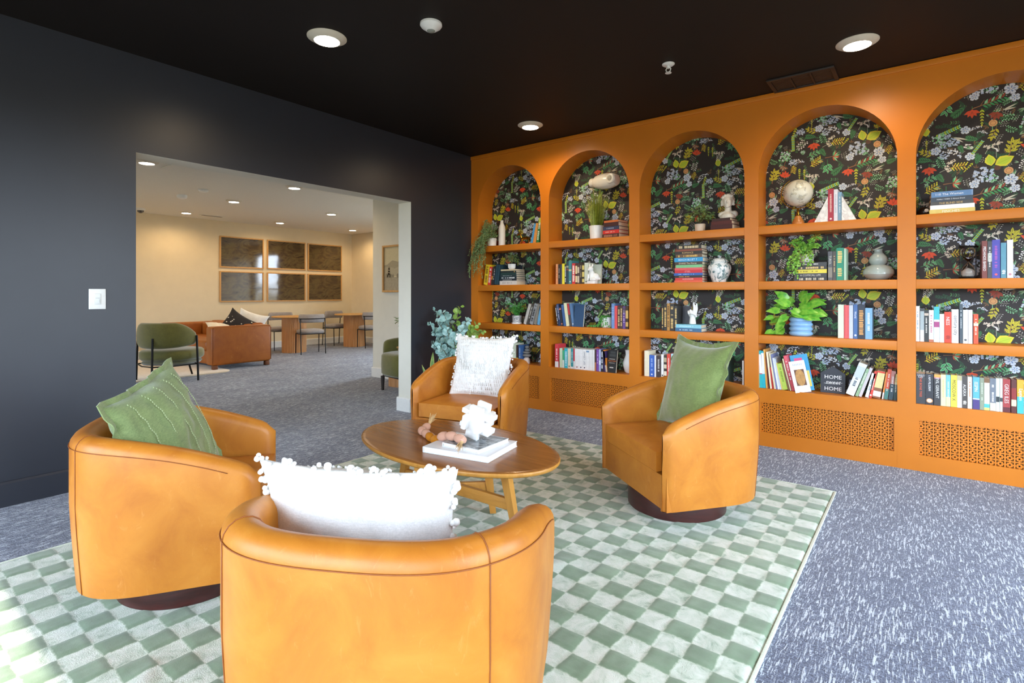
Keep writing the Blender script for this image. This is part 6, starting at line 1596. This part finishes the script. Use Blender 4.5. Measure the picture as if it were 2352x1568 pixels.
# white pillows with tufts and pompoms
def tufted(label, w, h, th, seed, front, tufts):
    t = thing('pillow', label, 'pillow', (0, 0, 0))
    m, ed = pillow_mesh(w, h, th, seed, .010, pinch=.04, ears=.015); cv = m.build('cover', M_wpil, t, angle=180)
    R = random.Random(seed); pm = MB()
    for i, e in enumerate(ed):
        if noise.noise(Vector((i*.23, seed, 0))) < -.12 or i % 4 == 3: continue
        for s in range(2):
            r = R.choice((.005, .0065, .008, .0105)); a = Vector(e).normalized()
            pm.ball((e[0]+a.x*.008+R.uniform(-.006, .006), e[1]+R.uniform(-.012, .012), e[2]+a.z*.008+R.uniform(-.006, .006)), r, 0, 8, 6)
    pm.build('pompom_trim', M_wpil, t, angle=180)
    if tufts:
        tm = MB(); nr = 15
        for j in range(nr):
            v = -.88+1.76*j/(nr-1)
            for i in range(26):
                u = -.92+1.84*(i+.5*(j % 2))/26
                if R.random() < .22: continue
                k = (max(0, 1-abs(u)**2.4)*max(0, 1-abs(v)**2.4))**.55
                y = front*(th/2*k+.006)
                tm.tube([(w/2*u*.97+R.uniform(-.003, .003), y-front*.006, h/2*v*.97+.012), (w/2*u*.97, y+front*.004, h/2*v*.97+.003), (w/2*u*.97-.004, y-front*.004, h/2*v*.97-.014)], [.0035, .0052, .003], 6)
        tm.build('tufting', M_wpil, cv, angle=180)
    return t
t = tufted('white pillow covered in looped tufts on the chair beyond the coffee table', .47, .45, .14, 23, 1, True)
on_chair(3, t, FPIL[:3], tuple(rad(a) for a in FPIL[3:]))
t = tufted('plain white backed pillow with pompom edge on the front chair', .50, .40, .16, 33, 1, True)
on_chair(0, t, WPIL[:3], tuple(rad(a) for a in WPIL[3:]))
# ------------------------------------------------------------------ coffee table
TC = (2.068, -2.428); TZ = .40
M_walnut = m_wood('walnut_veneer', '#7a4a20', '#9c6530', (1.2, 16, 16), .22)
M_oak = m_wood('honey_oak', '#a9722a', '#c98f40', (14, 14, 1.4), .4)
t = thing('coffee_table', 'oval walnut coffee table with honey oak legs on the checked rug', 'coffee table', (TC[0], TC[1], 0), rad(-2.9))
m = MB(); n = 96
prof = [(.955, .372), (.985, .374), (.998, .382), (1.0, .390), (.996, .396), (.985, .3995), (.96, .400)]
vs = []; fs = []
for s, z in prof: vs += [(.643*math.cos(2*PI*k/n)*s, .369*math.sin(2*PI*k/n)*(1-(1-s)*1.5), z) for k in range(n)]
for i in range(len(prof)-1):
    for k in range(n): fs.append((i*n+k, i*n+(k+1) % n, (i+1)*n+(k+1) % n, (i+1)*n+k))
mi = [1 if i < 4 else 0 for i in range(len(prof)-1) for k in range(n)]
fs.append(tuple(range(n-1, -1, -1))); fs.append(tuple(range((len(prof)-1)*n, len(prof)*n))); mi += [1, 0]
m.add(vs, fs, mi); m.build('tabletop', [M_walnut, M_oak], t, angle=50)
inv = RZ(rad(2.9))
def loc_(x, y): 
    v = inv @ Vector((x-TC[0], y-TC[1], 0)); return v
FEET = [(2.485, -2.42), (1.65, -2.436), (2.222, -2.285), (1.914, -2.571)]
for k, (fx, fy) in enumerate(FEET):
    f = loc_(fx, fy); tp = f*.80; ang = math.atan2(f.y, f.x)
    m = MB(); vs = []
    for (c, z, a_, b_) in ((f, RUGZ+.004, .016, .014), (tp, .372, .026, .020)):
        for (sx, sy) in ((-1, -1), (1, -1), (1, 1), (-1, 1)):
            o = Vector((sx*a_, sy*b_, 0)); o.rotate(Euler((0, 0, ang))); vs.append((c.x+o.x, c.y+o.y, z))
    m.add(vs, [(3, 2, 1, 0), (4, 5, 6, 7)]+[(i, (i+1) % 4, (i+1) % 4+4, i+4) for i in range(4)]); m.build('leg', M_oak, t, smooth=False)
for (a, b, z) in ((0, 1, .155), (2, 3, .155)):
    A = loc_(*FEET[a])*.93; B_ = loc_(*FEET[b])*.93; d = B_-A
    m = MB(); m.box((0, 0, 0), (d.length-.02, .026, .056), bev=.004, M=TR((A.x+B_.x)/2, (A.y+B_.y)/2, z+(.0 if a == 0 else -.0)) @ RZ(math.atan2(d.y, d.x)))
    m.build('stretcher', m_wood('stretcher_oak_%d' % a, '#a9722a', '#c98f40', (3, 30, 30), .4), t)
# books and ornaments on the table
def flatbook(label, pts, z0, th, cover, face=None):
    """closed hardback lying flat; pts = near-left, near-right, far-right corner"""
    A, B_, C_ = [Vector((p[0], p[1], 0)) for p in pts]; ux = (B_-A); L = ux.length; ux.normalize(); uy = Vector((-ux.y, ux.x, 0)); D = (C_-B_).dot(uy)
    o = thing('book', label, 'book', (A.x, A.y, z0), math.atan2(ux.y, ux.x), 'books on the coffee table')
    m = MB(); c = .003
    m.box((L/2, D/2, c/2), (L, D, c)); m.box((L/2, D/2, th-c/2), (L, D, c)); m.box((c/2, D/2, th/2), (c, D, th-2*c))
    mats = [cover]
    if face: m.add([(.004, .004, th+.0004), (L-.004, .004, th+.0004), (L-.004, D-.004, th+.0004), (.004, D-.004, th+.0004)], [(0, 1, 2, 3)], 1); mats.append(face)
    m.build('cover', mats, o, smooth=False)
    MB().box((L/2+.002, D/2, th/2), (L-.008, D-.008, th-2*c-.0004)).build('pages', plain('#efefef', .7, var=.05, scale=300), o, smooth=False)
M_wbook = plain('#e4e6ea', .3, var=.02, name='white_book_cover')
flatbook('large white hardback lying on the coffee table under a smaller book', [(2.085, -2.663), (2.45, -2.595), (2.39, -2.30)], .4006, .028, M_wbook)
pm = NT('monochrome_photo'); f1 = pm.noise(pm.coords((1, 3, 1)), 9, 5, .6, 1.5)
pm.color(pm.ramp(f1, [(.30, '#2c2f33'), (.47, '#6d7276'), (.56, '#b9bec2'), (.66, '#454a4e')])).set(Roughness=.2)
flatbook('smaller book with a grey photographic cover on top of the white hardback', [(2.160, -2.602), (2.388, -2.590), (2.35, -2.345)], .4292, .019, M_wbook, pm.m)
t = thing('knot_sculpture', 'white interlocking bar sculpture standing on the stacked books', 'sculpture', (2.262, -2.447, .4488), 0)
M_knot = plain('#ececea', .5, var=.05, scale=60, name='white_painted_wood')
KB = RZ(rad(KROT[2])) @ RY(rad(KROT[1])) @ RX(rad(KROT[0]))
BL_, BW_, BT_, BO_ = .172, .074, .027, .037
PCS = []
for sg in (-1, 1):
    for size, off in (((BW_, BT_, BL_), (0, sg*BO_, 0)), ((BL_, BW_, BT_), (0, 0, sg*BO_)), ((BT_, BL_, BW_), (sg*BO_, 0, 0))):
        m = MB(KB); m.box(off, size, bev=.006); PCS.append(m)
zmin_ = min(v[2] for m in PCS for v in m.v)
for m in PCS:
    m.v = [(x, y, z-zmin_) for x, y, z in m.v]; m.build('bar', M_knot, t)
t = thing('bead_garland', 'string of pink and amber glass beads with raffia tassels across the table and books', 'garland', (0, 0, 0))
M_pink = NT('pink_glass'); M_pink.color('#e6b49c').set(Roughness=.08); M_pink.b.inputs['Transmission Weight'].default_value = .25
M_amber = NT('amber_glass'); M_amber.color('#d88a28').set(Roughness=.08); M_amber.b.inputs['Transmission Weight'].default_value = .3
BD = [(1.800, -2.372, .423, 0), (1.838, -2.440, .423, 0), (1.905, -2.470, .423, 0), (1.968, -2.500, .423, 1), (2.032, -2.524, .424, 1), (2.100, -2.536, .455, 0), (2.172, -2.548, .470, 0), (2.240, -2.560, .470, 0)]
for i, b_ in enumerate(BD):
    p_ = Vector(b_[:3]); q_ = Vector(BD[min(i+1, len(BD)-1)][:3])-Vector(BD[max(i-1, 0)][:3]); r = .021
    m = MB(); m.lathe([(.004, -.038), (.015, -.036), (.0215, -.02), (.024, 0), (.0215, .02), (.015, .036), (.004, .038)], 20)
    o = m.build('bead', M_amber.m if b_[3] else M_pink.m, t); o.location = p_; o.rotation_euler = q_.to_track_quat('Z', 'Y').to_euler()
M_raf = plain('#c9a878', .9, var=.2, scale=150, name='raffia')
for (p_, d, s) in (((1.785, -2.340, .425), (-.25, 1, .95), 1), ((2.27, -2.580, .462), (.55, -1, -.35), 2)):
    m = MB(); R = random.Random(s); d = Vector(d).normalized()
    for k in range(26):
        e = d*R.uniform(.045, .075)+Vector((R.uniform(-.02, .02), R.uniform(-.02, .02), R.uniform(-.008, .02)))
        P0 = Vector(p_); m.tube([tuple(P0), tuple(P0+e*.5+Vector((0, 0, .004))), tuple(P0+e)], [.003, .0016, .0010], 5)
    m.ball(p_, .009, 0, 10, 8); m.build('tassel', M_raf, t)
# ------------------------------------------------------------------ lounge beyond the doorway
M_moss = m_fabric('moss_velvet', '#54541f', '#69682c', 180, .85, .12, .5)
M_sofa = m_leather('sofa_leather', '#8f4c14', '#9d581a', '#a86220')
M_greyf = m_fabric('warm_grey_fabric', '#857f7c', '#9c9592', 240, .9, .2, .3)
M_slat = m_wood('fluted_oak', '#b98350', '#d6a06a', (22, 22, 1.2), .5)
M_frame = m_wood('pale_oak_frame', '#c08f50', '#d8a968', (20, 20, 3), .45)
def zr(z): return 1.18+(z-1.18)*.9644
def yr(y): return CAMY+(y-CAMY)*.9644
gm_ = NT('dark_glazed_print'); f1 = gm_.noise(gm_.coords((1, 1.4, 2.2)), 2.2, 4, .5, 2.2)
gm_.color(gm_.ramp(f1, [(.30, '#2c1f12'), (.46, '#4c3a20'), (.56, '#5c4d2c'), (.70, '#3a2a18')])).set(Roughness=.06); gm_.b.inputs['Specular IOR Level'].default_value = .8
wv = gm_.noise(gm_.coords((1, 1, 1)), 1.6, 2); gm_.bump(wv, .10, .03)
PN = [('upper left', .642, 1.588, 1.748, 2.418), ('upper middle', 1.668, 2.617, 1.755, 2.418), ('upper right', 2.678, 3.624, 1.752, 2.413), ('lower left', .642, 1.588, 1.012, 1.672), ('lower middle', 1.668, 2.617, 1.013, 1.674), ('lower right', 2.678, 3.624, 1.018, 1.674)]
for (nm, a, b, c, d) in PN:
    y0, y1, z0, z1 = yr(a), yr(b), zr(c), zr(d); w_, h_ = y1-y0, z1-z0; f = .024
    t = thing('framed_picture', '%s of the six dark glazed pictures in oak frames on the lounge wall' % nm, 'picture', (XB+.003, (y0+y1)/2, (z0+z1)/2), PI/2, 'six pictures on the lounge wall')
    m = MB()
    for (cx, cz, sx, sz) in ((0, h_/2-f/2, w_, f), (0, -h_/2+f/2, w_, f), (-w_/2+f/2, 0, f, h_-2*f), (w_/2-f/2, 0, f, h_-2*f)): m.box((cx, -.012, cz), (sx, .024, sz), bev=.002)
    m.build('frame', M_frame, t)
    MB().box((0, -.006, 0), (w_-2*f, .008, h_-2*f)).build('glazed_print', gm_.m, t, smooth=False)
t = thing('framed_picture', 'oak framed mountain landscape print on the white alcove wall', 'picture', (-1.70, .337, 1.533), 0)
m = MB(); w_, h_, f = .534, .652, .026
for (cx, cz, sx, sz) in ((0, h_/2-f/2, w_, f), (0, -h_/2+f/2, w_, f), (-w_/2+f/2, 0, f, h_-2*f), (w_/2-f/2, 0, f, h_-2*f)): m.box((cx, -.012, cz), (sx, .024, sz), bev=.002)
m.build('frame', M_frame, t)
m = MB(); W1, H1 = w_/2-f, h_/2-f
def lay(pts, k, q): m.add([(x, -.004-.0004*q, z) for x, z in pts], [tuple(range(len(pts)))], k)
lay([(-W1, -H1), (W1, -H1), (W1, H1), (-W1, H1)], 0, 0)
R = random.Random(2)
lay([(-W1, -.02), (-W1, .05), (-.17, .06), (-.10, .10), (-.06, .115), (-.01, .105), (.05, .09), (.12, .13), (.18, .10), (W1, .12), (W1, -.02)], 1, 1)
lay([(-W1, -.10), (-W1, .02), (-.12, .03), (-.02, .0), (.08, .03), (.16, .01), (W1, .03), (W1, -.10)], 2, 2)
lay([(-W1, -H1), (-W1, -.10), (-.1, -.12), (.05, -.115), (W1, -.10), (W1, -H1)], 3, 3)
for (x, z, r) in ((-.135, .01, .022), (-.135, -.02, .026), (-.137, -.055, .028), (-.18, -.095, .03), (-.14, -.095, .035), (-.10, -.1, .03), (-.05, -.1, .025), (.05, -.1, .03), (.09, -.09, .035)):
    lay([(x+r*math.cos(2*PI*k/14)*R.uniform(.8, 1), z+r*math.sin(2*PI*k/14)*R.uniform(.9, 1.2)) for k in range(14)], 4, 4)
m.build('print', [plain('#cfc29a', .5, var=.05), plain('#a79a7c', .5, var=.05), plain('#b5a888', .5, var=.05), plain('#a89b80', .5, var=.1, scale=30), plain('#8d8268', .5, var=.1)], t, smooth=False)

# moss green lounge chair with black rod legs
t = thing('lounge_chair', 'moss green curved lounge chair with black rod legs seen from behind at the left', 'armchair', (-4.12, -1.61, 0), rad(40))
# local: +y forward, x right
m = MB(); N = 40; K = 18; vs = []; fs = []
for k in range(N+1):
    a_ = rad(188+164*k/N) ; c, s = math.cos(a_), math.sin(a_); u = abs(k/N-.5)*2
    cx, cy = .345*c, .10+.36*s
    nx_, ny_ = c, s
    zt = .80-.15*max(0, (u-.45)/.55)**1.6; zb2 = .455+.045*u**2; th = .058*(1-.15*u)
    e = 1 if u < .93 else math.sqrt(max(.02, 1-((u-.93)/.07)**2))
    for q in range(K):
        b_ = 2*PI*q/K; zz = (zt+zb2)/2+(zt-zb2)/2*math.sin(b_)*e; o = th*math.copysign(abs(math.cos(b_))**.7, math.cos(b_))*e
        vs.append((cx+nx_*o, cy+ny_*o, zz))
for k in range(N):
    for q in range(K): fs.append((k*K+q, (k+1)*K+q, (k+1)*K+(q+1) % K, k*K+(q+1) % K))
fs.append(tuple(range(K))); fs.append(tuple(range((N+1)*K-1, N*K-1, -1)))
m.add(vs, fs); m.build('backrest', M_moss, t, angle=70)
def pad(name, rx, ry, cy, z0, z1, mat, par, n=44, ex=2.6):
    m = MB(); prof = [(.72, z0), (.93, z0+.004), (.99, z0+.03), (1.0, (z0+z1)/2), (.985, z1-.03), (.93, z1-.008), (.75, z1+.004), (.4, z1+.010), (.01, z1+.012)]
    vs = []; fs = []
    for s, z in prof:
        for k in range(n):
            c, si = math.cos(2*PI*k/n), math.sin(2*PI*k/n)
            vs.append((rx*s*math.copysign(abs(c)**(2/ex), c), cy+ry*s*math.copysign(abs(si)**(2/ex), si), z))
    for i in range(len(prof)-1):
        for k in range(n): fs.append((i*n+k, i*n+(k+1) % n, (i+1)*n+(k+1) % n, (i+1)*n+k))
    fs.append(tuple(range(n-1, -1, -1))); fs.append(tuple(range((len(prof)-1)*n, len(prof)*n))); m.add(vs, fs); return m.build(name, mat, par, angle=60)
pad('seat_base', .34, .34, .12, .225, .285, M_moss, t); pad('seat', .36, .36, .12, .285, .43, M_moss, t)
for (x, y, top) in ((-.405, .0, .62), (.0, -.325, .60), (.405, .0, .62)):
    m = MB(); m.tube([(x*.97, y*.97, top), (x, y, .30), (x*1.02, y*1.02, .004)], .0135, 12); m.build('leg', M_blackmetal, t)
for x in (.05, -.28):
    m = MB(); m.tube([(x*.9, .40, .25), (x, .52, .004)], .0125, 12); m.build('leg', M_blackmetal, t)
m = MB(); m.tube([(-.40, 0, .232), (-.2, -.22, .225), (0, -.32, .222), (.2, -.22, .225), (.40, 0, .232), (.05, .42, .232), (-.28, .42, .232)], .009, 8, closed=True); m.build('frame', M_blackmetal, t)

# tan leather sofa, arm end towards the doorway
t = thing('sofa', 'tan leather sofa with its boxy arm end facing the doorway', 'sofa', (-5.62, -.37, 0))
def soft(name, c, d, mat, bev=.05): 
    o = MB().box(c, d, bev=bev).build(name, mat, t, angle=60); return o
soft('armrest', (.93, 0, .375), (.22, .94, .60), M_sofa, .035); soft('armrest', (-.93, 0, .375), (.22, .94, .60), M_sofa, .035)
soft('backrest', (0, .37, .39), (1.64, .20, .62), M_sofa, .05); soft('base', (0, -.06, .19), (1.64, .76, .22), M_sofa, .03)
for x in (-.41, .41): soft('seat_cushion', (x, -.085, .375), (.81, .75, .16), M_sofa, .05); soft('back_cushion', (x, .21, .56), (.79, .18, .26), M_sofa, .06)
m = MB()
for (sx, sy) in ((1, 1),):
    y0, y1, z0, z1, xx = -.435, .435, .10, .65, 1.041
    m.tube([(xx-.004, y0-.025, z0), (xx-.004, y0-.025, z1), (xx-.004, y0+.01, z1+.02), (xx-.004, y1-.01, z1+.02), (xx-.004, y1+.025, z1-.02), (xx-.004, y1+.025, z0)], .004, 6)
m.build('piping', plain('#8a4a18', .5, var=0), t, angle=180)
for (x, y) in ((.99, -.41), (.99, .41), (-.99, -.41), (-.99, .41)): m = MB(); m.box((x, y, .040), (.07, .07, .072), bev=.006); m.build('foot', plain('#6a3a18', .5, var=.1), t)
dk_ = NT('dotted_black_cotton'); v = dk_.n('ShaderNodeTexVoronoi'); v.inputs['Scale'].default_value = 16; dk_.l(dk_.coords((1, .01, 1)), v.inputs['Vector'])
dk_.color(dk_.mix(dk_.ramp(v.outputs['Distance'], [(.16, 1.0), (.20, 0.0)]), '#2a2524', '#ddd6c8')).set(Roughness=.9)
m, ed = pillow_mesh(.42, .42, .14, 51, .006, G=20); o = tag(m.build('pillow', dk_.m, angle=180), 'black pillow with white dots leaning on the sofa arm', 'pillow', 'pillows on the sofa')
o.location = (-4.95, -.30, .650); o.rotation_euler = (rad(-20), rad(35), rad(62))
m, ed = pillow_mesh(.44, .44, .15, 52, .006, G=20); o = tag(m.build('pillow', M_wpil, angle=180), 'white pillow behind the dotted black pillow on the sofa', 'pillow', 'pillows on the sofa')
o.location = (-4.99, -.06, .655); o.rotation_euler = (rad(-14), rad(18), rad(50))
m = MB(); R = random.Random(5)
m2, ed = pillow_mesh(.38, .30, .12, 53, .012, G=20); o = tag(m2.build('pillow', m_fabric('cream_fur', '#d8c8a8', '#f0e6cf', 120, .95, .6, .4), angle=180), 'fluffy cream pillow lying over the sofa seat by the arm', 'pillow', 'pillows on the sofa')
o.location = (-4.93, -.56, .620); o.rotation_euler = (rad(-62), rad(8), rad(75))
m = MB(); pts = []
x0, x1, y0, y1, r = -7.0, -4.30, -3.9, -.64, .18
for (cx, cy, a0) in ((x1-r, y1-r, 0), (x0+r, y1-r, 90), (x0+r, y0+r, 180), (x1-r, y0+r, 270)):
    for q in range(7): a_ = rad(a0+15*q); pts.append((cx+r*math.cos(a_), cy+r*math.sin(a_)))
m.slab(pts, .0006, .014); tag(m.build('rug', m_fabric('cream_rug', '#d2bf9f', '#e6d6b8', 90, .95, .5, .4), angle=40), 'cream rug under the sofa and the moss green chair', 'rug')

# fluted tables and grey dining chairs
def fluted(name, label, cat, loc, r, zt, rt, mat, nfl=40, group=None):
    t = thing(name, label, cat, loc, 0, group); m = MB(); pts = []
    for k in range(nfl):
        for q in range(6):
            a_ = 2*PI*(k+q/6)/nfl; rr = r-.012+.012*abs(math.sin(PI*q/6)); pts.append((rr*math.cos(a_), rr*math.sin(a_)))
    m.slab(pts, .0006, zt-.028); m.build('pedestal', mat, t, angle=30)
    MB().lathe([(rt-.012, zt-.028), (rt, zt-.018), (rt, zt-.006), (rt-.006, zt)], 56).build('tabletop', M_frame, t, angle=40)
    return t
fluted('dining_table', 'round fluted oak pedestal table nearer the sofa', 'table', (-6.13, 1.40, 0), .235, .735, .43, M_slat, group='fluted oak tables')
fluted('dining_table', 'round fluted oak pedestal table nearer the white alcove', 'table', (-6.20, 2.90, 0), .235, .735, .43, M_slat, group='fluted oak tables')
def dchair(label, loc, rz):
    t = thing('dining_chair', label, 'chair', loc, rz, 'grey dining chairs')
    pad('seat', .25, .235, 0, .405, .485, M_greyf, t, ex=3)
    m = MB(); vs = []; fs = []; N, K = 24, 14
    for k in range(N+1):
        a_ = rad(200+140*k/N); c, s = math.cos(a_), math.sin(a_); u = abs(k/N-.5)*2; e = 1 if u < .9 else math.sqrt(max(.03, 1-((u-.9)/.1)**2))
        for q in range(K):
            b_ = 2*PI*q/K; vs.append((.255*c+c*.03*math.cos(b_)*e, .03+.25*s+s*.03*math.cos(b_)*e, .705+.085*math.sin(b_)*e))
    for k in range(N):
        for q in range(K): fs.append((k*K+q, (k+1)*K+q, (k+1)*K+(q+1) % K, k*K+(q+1) % K))
    fs.append(tuple(range(K))); fs.append(tuple(range((N+1)*K-1, N*K-1, -1))); m.add(vs, fs); m.build('backrest', M_greyf, t, angle=70)
    for s in (-1, 1):
        m = MB(); m.tube([(s*.24, -.15, .705), (s*.235, -.17, .42), (s*.235, -.20, .004)], .0095, 8); m.build('leg', M_blackmetal, t)
        m = MB(); m.tube([(s*.225, .19, .405), (s*.225, .20, .004)], .0095, 8); m.build('leg', M_blackmetal, t)
    m = MB(); m.tube([(.288*math.cos(rad(a_)), .03+.285*math.sin(rad(a_)), .70) for a_ in range(210, 331, 10)], .008, 8)
    m.build('back_rail', M_blackmetal, t)
    m = MB(); m.tube([(-.235, -.18, .40), (.235, -.18, .40), (.225, .195, .40), (-.225, .195, .40)], .008, 6, closed=True); m.build('seat_frame', M_blackmetal, t)
    return t
dchair('grey dining chair behind the table nearer the sofa', (-6.78, 1.50, 0), rad(-100))
dchair('grey dining chair in front of the table nearer the sofa, back to the doorway', (-5.60, 1.44, 0), rad(75))
dchair('grey dining chair behind the table nearer the alcove', (-6.80, 2.84, 0), rad(-85))
dchair('grey dining chair partly hidden by the alcove wall, in front of the farther table', (-5.67, 2.96, 0), rad(80))

# moss tub chair, side table and plant in the alcove
t = thing('tub_chair', 'moss green tub chair with dark legs behind the doorway jamb', 'armchair', (-.93, -.06, 0), rad(170))
m = MB(); N, K = 44, 16; vs = []; fs = []
for k in range(N+1):
    a_ = rad(150+240*k/N); c, s = math.cos(a_), math.sin(a_); u = abs(k/N-.5)*2; ex = 2.8
    px, py = .33*math.copysign(abs(c)**(2/ex), c), .02+.30*math.copysign(abs(s)**(2/ex), s)
    nv = Vector((px, py-.02)).normalized(); th = .05; zt = .66-.06*u**2; e = 1 if u < .93 else math.sqrt(max(.03, 1-((u-.93)/.07)**2))
    tap = 1
    for q in range(K):
        b_ = 2*PI*q/K; zz = (zt+.19)/2+(zt-.19)/2*math.copysign(abs(math.sin(b_))**.55, math.sin(b_))*(e if e > .5 else .5+e*.5)
        o = th*math.copysign(abs(math.cos(b_))**.6, math.cos(b_))*e; sh = -.04*max(0, (.40-zz)/.22)
        vs.append((px+nv.x*(o+sh), py+nv.y*(o+sh), zz))
for k in range(N):
    for q in range(K): fs.append((k*K+q, (k+1)*K+q, (k+1)*K+(q+1) % K, k*K+(q+1) % K))
fs.append(tuple(range(K))); fs.append(tuple(range((N+1)*K-1, N*K-1, -1))); m.add(vs, fs); m.build('shell', M_moss, t, angle=70)
pad('seat', .285, .30, .04, .20, .47, M_moss, t, ex=3.2)
MB().box((0, .0, .182), (.54, .50, .022), bev=.006).build('seat_frame', plain('#2a211c', .5, var=.1), t)
for (x, y) in ((-.26, .25), (.26, .25), (-.25, -.22), (.25, -.22)):
    m = MB(); m.lathe([(.017, .0006), (.025, .175)], 14, M=TR(x, y, 0)); m.build('leg', plain('#2a211c', .5, var=.1), t)
fluted('side_table', 'small fluted oak drum table behind the moss tub chair', 'side table', (-1.30, .13, 0), .19, .52, .205, M_slat, 26)
t = thing('potted_plant', 'leafy sprig in an amber glass vase on the drum table in the alcove', 'plant', (-1.30, .12, .5206))
am = NT('amber_vase_glass'); am.color('#c9902a').set(Roughness=.08); am.b.inputs['Transmission Weight'].default_value = .5
MB().lathe([(.035, 0), (.05, .01), (.055, .08), (.035, .15), (.022, .18), (.026, .20), (.02, .198)], 26).build('vase', am.m, t)
foliage_ball(t, (0, 0, .29), (.12, .09, .10), 90, .05, .022, G_olive, 61, ylim=.21)
